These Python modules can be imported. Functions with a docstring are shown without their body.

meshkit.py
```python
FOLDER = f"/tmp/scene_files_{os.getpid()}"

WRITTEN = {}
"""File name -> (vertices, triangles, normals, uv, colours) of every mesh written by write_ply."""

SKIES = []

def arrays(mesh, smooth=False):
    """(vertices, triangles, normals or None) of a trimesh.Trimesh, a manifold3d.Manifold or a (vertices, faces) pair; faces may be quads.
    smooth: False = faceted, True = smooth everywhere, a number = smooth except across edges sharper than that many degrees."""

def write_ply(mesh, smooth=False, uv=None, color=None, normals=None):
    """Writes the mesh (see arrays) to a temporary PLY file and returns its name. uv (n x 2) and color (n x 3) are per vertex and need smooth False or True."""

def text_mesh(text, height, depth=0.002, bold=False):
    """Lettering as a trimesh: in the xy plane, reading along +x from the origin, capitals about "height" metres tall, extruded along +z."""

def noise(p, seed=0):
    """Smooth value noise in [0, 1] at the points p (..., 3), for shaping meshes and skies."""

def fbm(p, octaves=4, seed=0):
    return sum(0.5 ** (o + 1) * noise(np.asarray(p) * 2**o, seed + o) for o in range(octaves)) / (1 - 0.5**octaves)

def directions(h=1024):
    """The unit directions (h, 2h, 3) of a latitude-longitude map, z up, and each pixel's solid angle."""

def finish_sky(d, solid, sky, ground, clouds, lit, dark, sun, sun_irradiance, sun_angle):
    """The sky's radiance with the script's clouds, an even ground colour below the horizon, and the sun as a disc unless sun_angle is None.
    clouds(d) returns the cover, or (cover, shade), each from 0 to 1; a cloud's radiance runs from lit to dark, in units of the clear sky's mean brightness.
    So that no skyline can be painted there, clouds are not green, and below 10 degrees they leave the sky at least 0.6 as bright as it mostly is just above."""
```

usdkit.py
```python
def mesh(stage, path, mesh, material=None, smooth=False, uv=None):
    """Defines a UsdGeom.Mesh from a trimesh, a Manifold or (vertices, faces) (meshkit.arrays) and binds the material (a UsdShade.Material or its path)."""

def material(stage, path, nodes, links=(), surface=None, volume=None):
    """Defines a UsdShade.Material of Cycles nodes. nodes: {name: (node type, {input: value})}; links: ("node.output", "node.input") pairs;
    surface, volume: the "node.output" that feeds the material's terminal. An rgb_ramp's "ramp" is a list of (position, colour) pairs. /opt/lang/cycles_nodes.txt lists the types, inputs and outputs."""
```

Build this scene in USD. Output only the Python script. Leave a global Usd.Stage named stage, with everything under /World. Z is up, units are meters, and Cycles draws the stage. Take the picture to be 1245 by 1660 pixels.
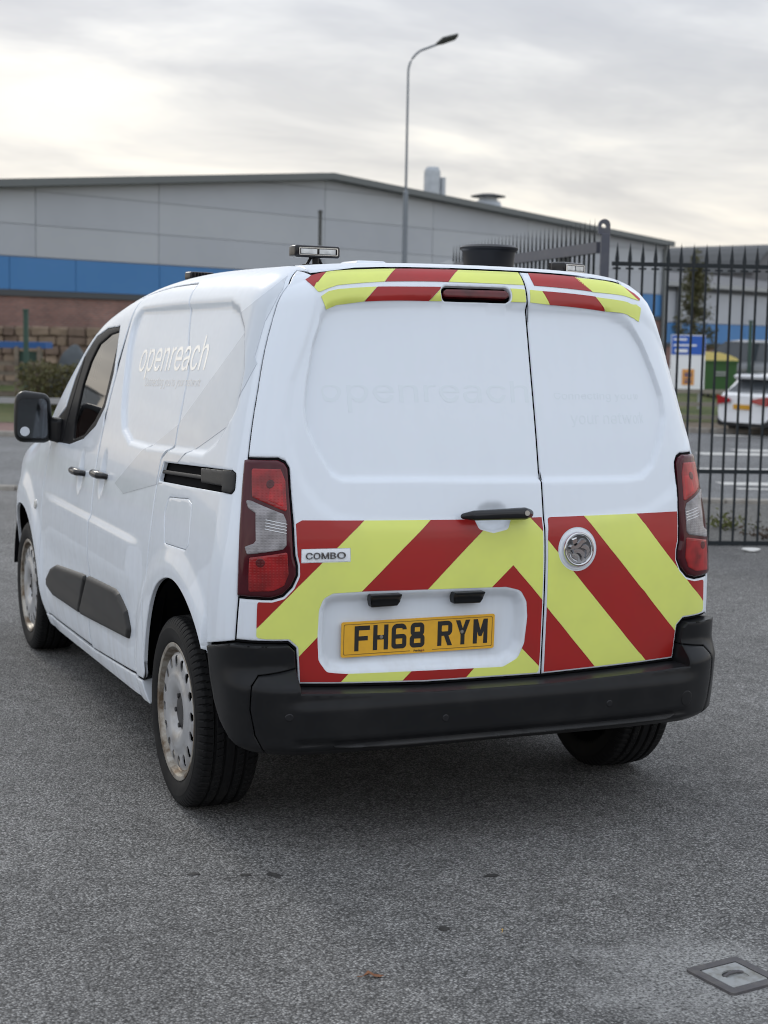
import math, random
import numpy as np, shapely, trimesh, usdkit, meshkit, manifold3d
from scipy.spatial import Delaunay
from shapely import affinity
from shapely.geometry import LineString, Point, Polygon, MultiPolygon
from shapely.ops import unary_union
from pxr import Gf, Sdf, Usd, UsdGeom, UsdLux, UsdShade

stage = Usd.Stage.CreateInMemory()
UsdGeom.SetStageUpAxis(stage, UsdGeom.Tokens.z)
UsdGeom.SetStageMetersPerUnit(stage, 1.0)
UsdGeom.Xform.Define(stage, '/World')
UsdGeom.Scope.Define(stage, '/World/Looks')
PI = math.pi

# ------------------------------------------------------------------ camera, sky, sun, exposure
EYE = np.array([-2.237, -4.261, 1.570])
YAW, PITCH, ROLL = .3993, -.1105, .0187
_F = np.array([math.sin(YAW) * math.cos(PITCH), math.cos(YAW) * math.cos(PITCH), math.sin(PITCH)])
_R0 = np.array([math.cos(YAW), -math.sin(YAW), 0])
_U0 = np.cross(_R0, _F)
_R = math.cos(ROLL) * _R0 + math.sin(ROLL) * _U0
_U = math.cos(ROLL) * _U0 - math.sin(ROLL) * _R0
cam = UsdGeom.Camera.Define(stage, '/World/camera')
cam.AddTransformOp().Set(Gf.Matrix4d(*[float(x) for x in np.vstack([np.c_[np.array([_R, _U, -_F]), [0, 0, 0]], [*EYE, 1]]).ravel()]))
cam.CreateHorizontalApertureAttr(24.0)
cam.CreateVerticalApertureAttr(32.0)
cam.CreateFocalLengthAttr(24.0 * 2531.3 / 1245)
cam.CreateFStopAttr(4.4)
cam.CreateFocusDistanceAttr(4.75)
cam.CreateExposureAttr(0.2)

def material(name, nodes, links=(), surface='p.BSDF', volume=None):
    return usdkit.material(stage, '/World/Looks/' + name, nodes, links, surface, volume)

SUN_EL, SUN_AZ = math.radians(30), math.radians(-8)     # a veiled sun, ahead of the van and to its left
material('overcast_sky', {
    'sky': ('sky_texture', {'sky_type': 'single_scattering', 'sun_disc': False, 'sun_elevation': SUN_EL, 'sun_rotation': SUN_AZ, 'altitude': 50.0, 'air_density': 1.0, 'aerosol_density': 1.5}),
    'tc': ('texture_coordinate', {}),
    'sep': ('separate_xyz', {}),
    'zz': ('math', {'math_type': 'add', 'value2': .22}),
    'px': ('math', {'math_type': 'divide'}), 'py': ('math', {'math_type': 'divide'}),
    'cmb': ('combine_xyz', {'z': 0.0}),
    'mp': ('mapping', {'rotation': (0, 0, .40), 'scale': (.80, 1.25, 1.0), 'location': (3.1, 1.7, 0)}),
    'n1': ('noise_texture', {'scale': 1.9, 'detail': 7.0, 'roughness': .55, 'distortion': .35}),
    'n2': ('noise_texture', {'scale': .8, 'detail': 3.0, 'roughness': .5}),
    'add': ('math', {'math_type': 'multiply_add', 'value2': .55}),
    'shade': ('rgb_ramp', {'ramp': [(.0, (.52, .53, .56)), (.55, (.56, .56, .578)), (.68, (.645, .64, .645)), (.785, (.785, .772, .755)), (.88, (.94, .91, .85)), (1.0, (1.03, .98, .89))]}),
    'el': ('map_range', {'from_min': .0, 'from_max': 1.0, 'to_min': 1.0, 'to_max': 1.30, 'clamp': True}),
    'tint': ('rgb_ramp', {'ramp': [(.0, (1.06, 1.0, .93)), (.14, (.99, .99, .985)), (.28, (.915, .975, 1.075)), (1.0, (.875, .97, 1.13))]}),
    'lit': ('vector_math', {'math_type': 'multiply'}),
    'lit2': ('vector_math', {'math_type': 'multiply'}),
    'lit3': ('vector_math', {'math_type': 'scale', 'scale': 9.4}),
    'mix': ('mix_color', {'fac': .90}),
    'bg': ('background_shader', {'strength': .10}),
}, [('tc.generated', 'sep.vector'), ('sep.z', 'zz.value1'), ('sep.x', 'px.value1'), ('zz.value', 'px.value2'), ('sep.y', 'py.value1'), ('zz.value', 'py.value2'),
    ('px.value', 'cmb.x'), ('py.value', 'cmb.y'), ('cmb.vector', 'mp.vector'), ('mp.vector', 'n1.vector'), ('mp.vector', 'n2.vector'),
    ('n2.fac', 'add.value1'), ('n1.fac', 'add.value3'), ('add.value', 'shade.fac'), ('sep.z', 'el.value'), ('sep.z', 'tint.fac'),
    ('shade.color', 'lit.vector1'), ('tint.color', 'lit.vector2'), ('lit.vector', 'lit2.vector1'), ('el.result', 'lit2.vector2'), ('lit2.vector', 'lit3.vector1'),
    ('sky.color', 'mix.a'), ('lit3.vector', 'mix.b'), ('mix.result', 'bg.color')], surface='bg.background')
sky = UsdLux.DomeLight.Define(stage, '/World/sky')
UsdShade.MaterialBindingAPI.Apply(sky.GetPrim()).Bind(UsdShade.Material.Get(stage, '/World/Looks/overcast_sky'))
sky.GetPrim().SetCustomDataByKey('kind', 'structure')
sun = UsdLux.DistantLight.Define(stage, '/World/sun')
sun.CreateIntensityAttr(.14); sun.CreateAngleAttr(14.0); sun.CreateNormalizeAttr(True); sun.CreateColorAttr(Gf.Vec3f(1.0, .95, .86))
sun.AddRotateXYZOp().Set(Gf.Vec3f(90 - math.degrees(SUN_EL), 0, 180 - math.degrees(SUN_AZ)))

# ------------------------------------------------------------------ helpers
_count = {}
def numbered(parent, name):
    k = (parent, name); n = _count.get(k, 0); _count[k] = n + 1
    return parent + '/' + (name if n == 0 else '%s_%03d' % (name, n))

def path_of(p):
    return '/World' if p is None else (p if isinstance(p, str) else str(p.GetPath()))

def tag(prim, label=None, category=None, group=None, kind=None):
    for k, v in (('label', label), ('category', category), ('group', group), ('kind', kind)):
        if v: prim.SetCustomDataByKey(k, v)
    return prim

def thing(name, label, category, loc=(0, 0, 0), rotz=0.0, group=None):
    x = UsdGeom.Xform.Define(stage, numbered('/World', name))
    x.AddTranslateOp().Set(Gf.Vec3d(*map(float, loc))); x.AddRotateZOp().Set(math.degrees(rotz))
    return tag(x.GetPrim(), label, category, group)

def obj(name, mesh, mat, parent=None, smooth=30, **kw):
    m = usdkit.mesh(stage, numbered(path_of(parent), name), mesh, '/World/Looks/' + mat, smooth)
    return tag(m.GetPrim(), **kw)

def raw(name, v, f, n, mat, parent=None, **kw):
    """A mesh with its own vertex normals."""
    from pxr import Vt
    m = UsdGeom.Mesh.Define(stage, numbered(path_of(parent), name))
    m.CreatePointsAttr(Vt.Vec3fArray.FromNumpy(v.astype(np.float32)))
    m.CreateFaceVertexCountsAttr(Vt.IntArray.FromNumpy(np.full(len(f), 3, np.int32)))
    m.CreateFaceVertexIndicesAttr(Vt.IntArray.FromNumpy(f.astype(np.int32).ravel()))
    m.CreateSubdivisionSchemeAttr('none')
    m.CreateNormalsAttr(Vt.Vec3fArray.FromNumpy(n.astype(np.float32))); m.SetNormalsInterpolation('vertex')
    UsdShade.MaterialBindingAPI.Apply(m.GetPrim()).Bind(UsdShade.Material.Get(stage, '/World/Looks/' + mat))
    return tag(m.GetPrim(), **kw)

def cat(*ms):
    return trimesh.util.concatenate([m for m in ms])

def box(size, at=(0, 0, 0), rz=0.0):
    m = trimesh.creation.box(size)
    if rz: m.apply_transform(trimesh.transformations.rotation_matrix(rz, [0, 0, 1]))
    m.apply_translation(at); return m

def to_tri(mf):
    m = mf.to_mesh(); return trimesh.Trimesh(m.vert_properties[:, :3], m.tri_verts, process=False)

def rbox(size, r=.01, at=(0, 0, 0), seg=8):
    """A box with rounded edges: the hull of eight balls."""
    s = np.array(size) / 2 - r
    ball = manifold3d.Manifold.sphere(r, seg)
    m = to_tri(manifold3d.Manifold.batch_hull([ball.translate([i * s[0], j * s[1], k * s[2]]) for i in (-1, 1) for j in (-1, 1) for k in (-1, 1)]))
    m.apply_translation(at); return m

def tube(pts, r, sides=10):
    """Round bar along a polyline, radius per point or one for all; with end caps."""
    p = np.asarray(pts, float); n = len(p); r = np.broadcast_to(r, (n,))
    t = np.gradient(p, axis=0); t /= np.linalg.norm(t, axis=1, keepdims=True)
    a = np.cross(t, np.where(np.abs(t[:, 2:]) < .9, [0, 0, 1.0], [1.0, 0, 0])); a /= np.linalg.norm(a, axis=1, keepdims=True); b = np.cross(t, a)
    g = np.arange(sides) * 2 * PI / sides
    v = (p[:, None] + r[:, None, None] * (np.cos(g)[None, :, None] * a[:, None] + np.sin(g)[None, :, None] * b[:, None])).reshape(-1, 3)
    f = []
    for i in range(n - 1):
        for j in range(sides):
            q = [i * sides + j, i * sides + (j + 1) % sides, (i + 1) * sides + (j + 1) % sides, (i + 1) * sides + j]
            f += [[q[0], q[1], q[2]], [q[0], q[2], q[3]]]
    v = np.vstack([v, p[0], p[-1]])
    for j in range(sides):
        f += [[len(v) - 2, (j + 1) % sides, j], [len(v) - 1, (n - 1) * sides + j, (n - 1) * sides + (j + 1) % sides]]
    m = trimesh.Trimesh(v, f, process=False); m.fix_normals(); return m

def lathe(profile, n=48, axis='z'):
    """profile: (radius, height) pairs, bottom to top."""
    m = trimesh.creation.revolve(np.array(profile, float), sections=n)
    if axis == 'x': m.apply_transform(trimesh.transformations.rotation_matrix(PI / 2, [0, 1, 0]))
    if axis == 'y': m.apply_transform(trimesh.transformations.rotation_matrix(-PI / 2, [1, 0, 0]))
    return m

def prism(poly, depth):
    gs = getattr(poly, 'geoms', [poly])
    return cat(*[trimesh.creation.extrude_polygon(g, depth, engine='earcut') for g in gs if g.area > 1e-9])

def text_poly(text, height, bold=False):
    m = meshkit.text_mesh(text, height, .002, bold)
    up = m.face_normals[:, 2] > .9
    return unary_union([Polygon(t[:, :2]) for t in m.triangles[up]]).buffer(0)

def smooth_poly(p, r):
    return p.buffer(r, join_style='round').buffer(-2 * r, join_style='round').buffer(r, join_style='round')

def rrect0(w, h, r):
    return Polygon([(-w / 2 + r, -h / 2 + r), (w / 2 - r, -h / 2 + r), (w / 2 - r, h / 2 - r), (-w / 2 + r, h / 2 - r)]).buffer(r)

# ------------------------------------------------------------------ materials
def pm(name, color, rough=.5, metal=0.0, bump=None, vary=None, coat=0.0, spec=.5, extra=None, coord='object'):
    """Principled: vary=(scale, other colour, low, high[, detail]) blends a second colour by noise; bump=(scale, distance, detail)."""
    p = {'base_color': color, 'roughness': rough, 'metallic': metal, 'coat_weight': coat, 'coat_roughness': .04, 'specular_ior_level': spec}
    p.update(extra or {})
    nodes, links = {'p': ('principled_bsdf', p)}, []
    if bump or vary:
        nodes['g'] = ('texture_coordinate', {})
    src = 'g.' + coord
    if vary:
        nodes['vn'] = ('noise_texture', {'scale': vary[0], 'detail': vary[4] if len(vary) > 4 else 4.0, 'roughness': .6})
        nodes['vr'] = ('map_range', {'from_min': vary[2], 'from_max': vary[3], 'to_min': 0.0, 'to_max': 1.0, 'clamp': True})
        nodes['vm'] = ('mix_color', {'a': color, 'b': vary[1]})
        links += [(src, 'vn.vector'), ('vn.fac', 'vr.value'), ('vr.result', 'vm.fac'), ('vm.result', 'p.base_color')]
    if bump:
        nodes['bn'] = ('noise_texture', {'scale': bump[0], 'detail': bump[2] if len(bump) > 2 else 3.0})
        nodes['bb'] = ('bump', {'strength': 1.0, 'distance': bump[1]})
        links += [(src, 'bn.vector'), ('bn.fac', 'bb.height'), ('bb.normal', 'p.normal')]
    return material(name, nodes, links)
# van materials
def paint(name, base, rough=.24, dirt=True):
    nodes = {'g': ('texture_coordinate', {}), 'n': ('noise_texture', {'scale': 3.0, 'detail': 6.0, 'roughness': .65}),
             'st': ('mapping', {'scale': (9.0, 9.0, 1.1)}), 'n2': ('noise_texture', {'scale': 2.2, 'detail': 5.0, 'roughness': .6}),
             'sep': ('separate_xyz', {}), 'low': ('map_range', {'from_min': .25, 'from_max': .95, 'to_min': .85, 'to_max': .07, 'clamp': True}),
             'dm': ('map_range', {'from_min': .42, 'from_max': .78, 'to_min': 0.0, 'to_max': 1.0, 'clamp': True}),
             'k': ('math', {'math_type': 'multiply'}), 'kk': ('math', {'math_type': 'multiply'}),
             'm': ('mix_color', {'a': base, 'b': (.40, .38, .35)}),
             'rr': ('map_range', {'from_min': .35, 'from_max': .75, 'to_min': rough, 'to_max': rough + .14, 'clamp': True}),
             'on': ('noise_texture', {'scale': 55.0, 'detail': 1.0}), 'ob': ('bump', {'strength': 1.0, 'distance': .00006}),
             'p': ('principled_bsdf', {'roughness': rough, 'coat_weight': .5, 'coat_roughness': .04, 'specular_ior_level': .4})}
    links = [('g.object', 'n.vector'), ('g.object', 'st.vector'), ('st.vector', 'n2.vector'), ('g.object', 'sep.vector'), ('sep.z', 'low.value'), ('n2.fac', 'dm.value'),
             ('low.result', 'k.value1'), ('dm.result', 'k.value2'), ('k.value', 'kk.value1'), ('n.fac', 'kk.value2'), ('kk.value', 'm.fac'), ('m.result', 'p.base_color'),
             ('n.fac', 'rr.value'), ('rr.result', 'p.roughness'), ('g.object', 'on.vector'), ('on.fac', 'ob.height'), ('ob.normal', 'p.coat_normal')]
    return material(name, nodes, links)
paint('white_paint', (.715, .765, .828))
paint('wedge_grey', (.585, .632, .69), .16)
pm('ghost_vinyl', (.685, .745, .795), .22, coat=.4)
pm('silver_lettering', (.90, .90, .87), .10, .35, coat=.8)
pm('faint_lettering', (.80, .80, .80), .16, .1, coat=.5)
pm('red_vinyl', (.31, .011, .010), .33, vary=(6, (.27, .013, .011), .4, .75), bump=(900, .00008), coat=.25)
pm('yellow_vinyl', (.70, .765, .17), .36, vary=(5, (.64, .70, .17), .4, .75), bump=(900, .00008), coat=.2)
pm('white_edging', (.76, .79, .83), .4)
pm('black_plastic', (.006, .0063, .007), .30, spec=.24, bump=(1400, .00012, 2), vary=(7, (.011, .011, .0115), .45, .75))
pm('black_trim', (.019, .019, .0195), .46, spec=.25, bump=(1200, .0002, 2), vary=(5, (.029, .028, .027), .4, .7))
pm('seal_black', (.006, .006, .007), .5, spec=.16)
pm('gloss_black', (.007, .007, .008), .18, coat=.12, spec=.4)
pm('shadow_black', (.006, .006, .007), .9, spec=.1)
pm('under_metal', (.02, .019, .018), .75, vary=(8, (.05, .04, .032), .5, .8))
pm('lamp_smoke', (.036, .0028, .006), .12, coat=.25, spec=.35)
pm('chrome', (.72, .73, .75), .08, 1.0)
pm('dark_chrome', (.24, .24, .25), .20, 1.0)
pm('plate_yellow', (.74, .40, .03), .34, vary=(30, (.68, .36, .03), .4, .7), coat=.3)
pm('plate_black', (.012, .012, .012), .4)
pm('plate_red', (.5, .02, .03), .4)
pm('screw_metal', (.35, .33, .30), .35, .9)
pm('mirror_glass', (.14, .155, .17), .03, 1.0)  # darkened tint stands in for a dark building's reflection
pm('spot_mirror', (.72, .76, .80), .12, .6)
pm('rubber', (.0065, .0065, .007), .58, spec=.17, vary=(14, (.017, .0165, .016), .5, .8), bump=(300, .0003, 2))
pm('rim_steel', (.42, .425, .435), .36, .55, vary=(9, (.25, .22, .18), .52, .80, 6.0), bump=(200, .0001))
pm('rim_dirty', (.40, .375, .33), .36, .65, vary=(11, (.13, .09, .055), .46, .62, 7.0), bump=(160, .0002))
pm('cap_black', (.02, .02, .021), .5, bump=(200, .0003))
pm('roof_vent_black', (.005, .006, .009), .40, spec=.3)
pm('seat_cloth', (.045, .048, .052), .9)
pm('cabin_trim', (.11, .13, .125), .7)
def lens(name, col, rough=.10, scale=520.0, dist=.0012):
    # fluted lens: fine ribs beneath a glossy coat
    return material(name, {'g': ('texture_coordinate', {}), 'mp': ('mapping', {'scale': (1.0, 1.0, 1.0)}), 'w': ('wave_texture', {'wave_type': 'bands', 'bands_direction': 'z', 'profile': 'sine', 'scale': 38.0}),
        'w2': ('wave_texture', {'wave_type': 'bands', 'bands_direction': 'x', 'profile': 'sine', 'scale': 30.0}), 'mm': ('math', {'math_type': 'multiply'}),
        'b': ('bump', {'strength': 1.0, 'distance': dist}), 'n': ('noise_texture', {'scale': 24.0, 'detail': 2.0}), 'mr': ('map_range', {'from_min': .35, 'from_max': .7, 'to_min': .0, 'to_max': 1.0, 'clamp': True}),
        'm': ('mix_color', {'a': col, 'b': tuple(c * .45 for c in col)}),
        'p': ('principled_bsdf', {'roughness': .22, 'coat_weight': .6, 'coat_roughness': .03, 'specular_ior_level': .4})},
        [('g.object', 'w.vector'), ('g.object', 'w2.vector'), ('w.fac', 'mm.value1'), ('w2.fac', 'mm.value2'), ('mm.value', 'b.height'), ('b.normal', 'p.normal'), ('g.object', 'n.vector'), ('n.fac', 'mr.value'), ('mr.result', 'm.fac'), ('m.result', 'p.base_color')])
lens('lens_red', (.27, .009, .011), dist=.0004)
lens('lens_red_deep', (.40, .008, .011), dist=.0004)
lens('lens_red_dark', (.07, .004, .006), dist=.0004)
lens('lens_clear', (.30, .285, .295), dist=.0007)
lens('lens_smoke_red', (.075, .004, .006), dist=.0004)
lens('lens_white', (.62, .62, .60), dist=.0004)
material('window_glass', {'t': ('transparent_bsdf', {'color': (.26, .30, .29)}), 'gl': ('glossy_bsdf', {'color': (1, 1, 1), 'roughness': .01}), 'fr': ('fresnel', {'IOR': 1.55}),
    'fb': ('math', {'math_type': 'multiply_add', 'value2': 1.0, 'value3': .03}), 'mx': ('mix_closure', {})},
    [('fr.fac', 'fb.value1'), ('fb.value', 'mx.fac'), ('t.BSDF', 'mx.closure1'), ('gl.BSDF', 'mx.closure2')], surface='mx.closure')
# ---- the van's outer skin: an implicit solid (x to its right, y to its front, z up, metres) and a parametrisation of its walls
from scipy.interpolate import CubicSpline
_hx = CubicSpline([.10, .22, .32, .45, .65, .85, 1.0, 1.2, 1.42, 1.6, 1.75, 1.95], [.80, .845, .875, .889, .894, .887, .868, .833, .783, .735, .69, .62])
_ry = CubicSpline([.1, .3, .45, .6, .8, .95, 1.1, 1.28, 1.48, 1.69, 1.80, 1.95], [.135, .118, .110, .105, .100, .107, .131, .168, .216, .267, .298, .36])
_rz = CubicSpline([-.3, .0, .25, .45, .9, 1.3, 1.7, 2.07, 2.4, 2.62, 2.8, 2.95, 3.1, 3.22, 3.35, 3.6, 4.0, 4.3, 4.6], [1.775, 1.800, 1.813, 1.816, 1.820, 1.819, 1.803, 1.768, 1.712, 1.645, 1.53, 1.42, 1.295, 1.20, 1.135, 1.09, 1.03, .95, .80])

def smax(a, b, k):
    h = np.maximum(k - np.abs(a - b), 0) / k
    return np.maximum(a, b) + h * h * k / 4

def skin(p):
    x, y, z = p[..., 0], p[..., 1], p[..., 2]
    ax = np.where(x > 0, x * .976, -x)      # measured: the right flank stands a little further out
    s = ax - (_hx(np.clip(z, .1, 1.95)) - .36 * np.maximum(y - 3.5, 0) ** 2 - .08 * np.maximum(.7 - y, 0) ** 2)
    r = _ry(np.clip(z, .1, 1.95)) + .055 * (ax / .85) ** 3 - y
    t = z - (_rz(np.clip(y, -.3, 4.6)) - .035 * (ax / .7) ** 2.5)
    f = y - (4.36 - .12 * ax ** 2 - .25 * np.maximum(z - .55, 0) ** 2)
    return smax(smax(s, r, .17), smax(t, f, .25), .12)

def normal(p):
    e = 1e-3
    g = np.stack([skin(p + e * np.eye(3)[k]) - skin(p - e * np.eye(3)[k]) for k in range(3)], -1)
    return g / np.linalg.norm(g, axis=-1, keepdims=True)

PX, PY, RC, RV = .55, .35, .30, .30      # pivot of the corner fans and their nominal radii
UC = PX + RC * np.pi / 2                 # where the corner ends and the side begins
def pivot_z(y):
    return np.interp(y, [0, 2.2, 2.9, 3.3, 4.4], [1.40, 1.40, 1.0, .80, .6])

def frame(u, v):
    au, sg = np.abs(u), np.where(u < 0, -1.0, 1.0)
    a = np.clip((au - PX) / RC, 0, np.pi / 2)
    o = np.stack([np.where(au < PX, u, sg * PX), PY + np.maximum(au - UC, 0), v], -1)
    zt = pivot_z(o[..., 1])
    ph = np.clip((v - zt) / RV, 0, np.pi / 2)
    o[..., 2] = np.minimum(v, zt)
    d = np.stack([sg * np.sin(a) * np.cos(ph), -np.cos(a) * np.cos(ph), np.sin(ph)], -1)
    return o, d

def shoot(o, d, far=1.3):
    lo, hi = np.zeros(o.shape[:-1]), np.full(o.shape[:-1], far)
    for _ in range(34):
        m = (lo + hi) / 2
        out = skin(o + m[..., None] * d) > 0
        hi, lo = np.where(out, m, hi), np.where(out, lo, m)
    return o + lo[..., None] * d

def wall(uv):
    uv = np.asarray(uv, float)
    return shoot(*frame(uv[..., 0], uv[..., 1]))

def to_uv(p):
    p = np.asarray(p, float)
    x, y, z = p[..., 0], p[..., 1], p[..., 2]
    sg, ax = np.where(x < 0, -1.0, 1.0), np.abs(x)
    a = np.arctan2(ax - PX, PY - y)
    side = (y > PY) & (ax > PX + .01)
    u = np.where(side, UC + y - PY, np.where(ax < PX, ax, PX + RC * a))
    zt = pivot_z(np.where(side, y, PY))
    hd = np.where(side, ax - PX, np.where(ax < PX, PY - y, np.hypot(ax - PX, PY - y)))
    return np.stack([sg * u, np.where(z > zt, zt + RV * np.arctan2(z - zt, hd), z)], -1)
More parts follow.
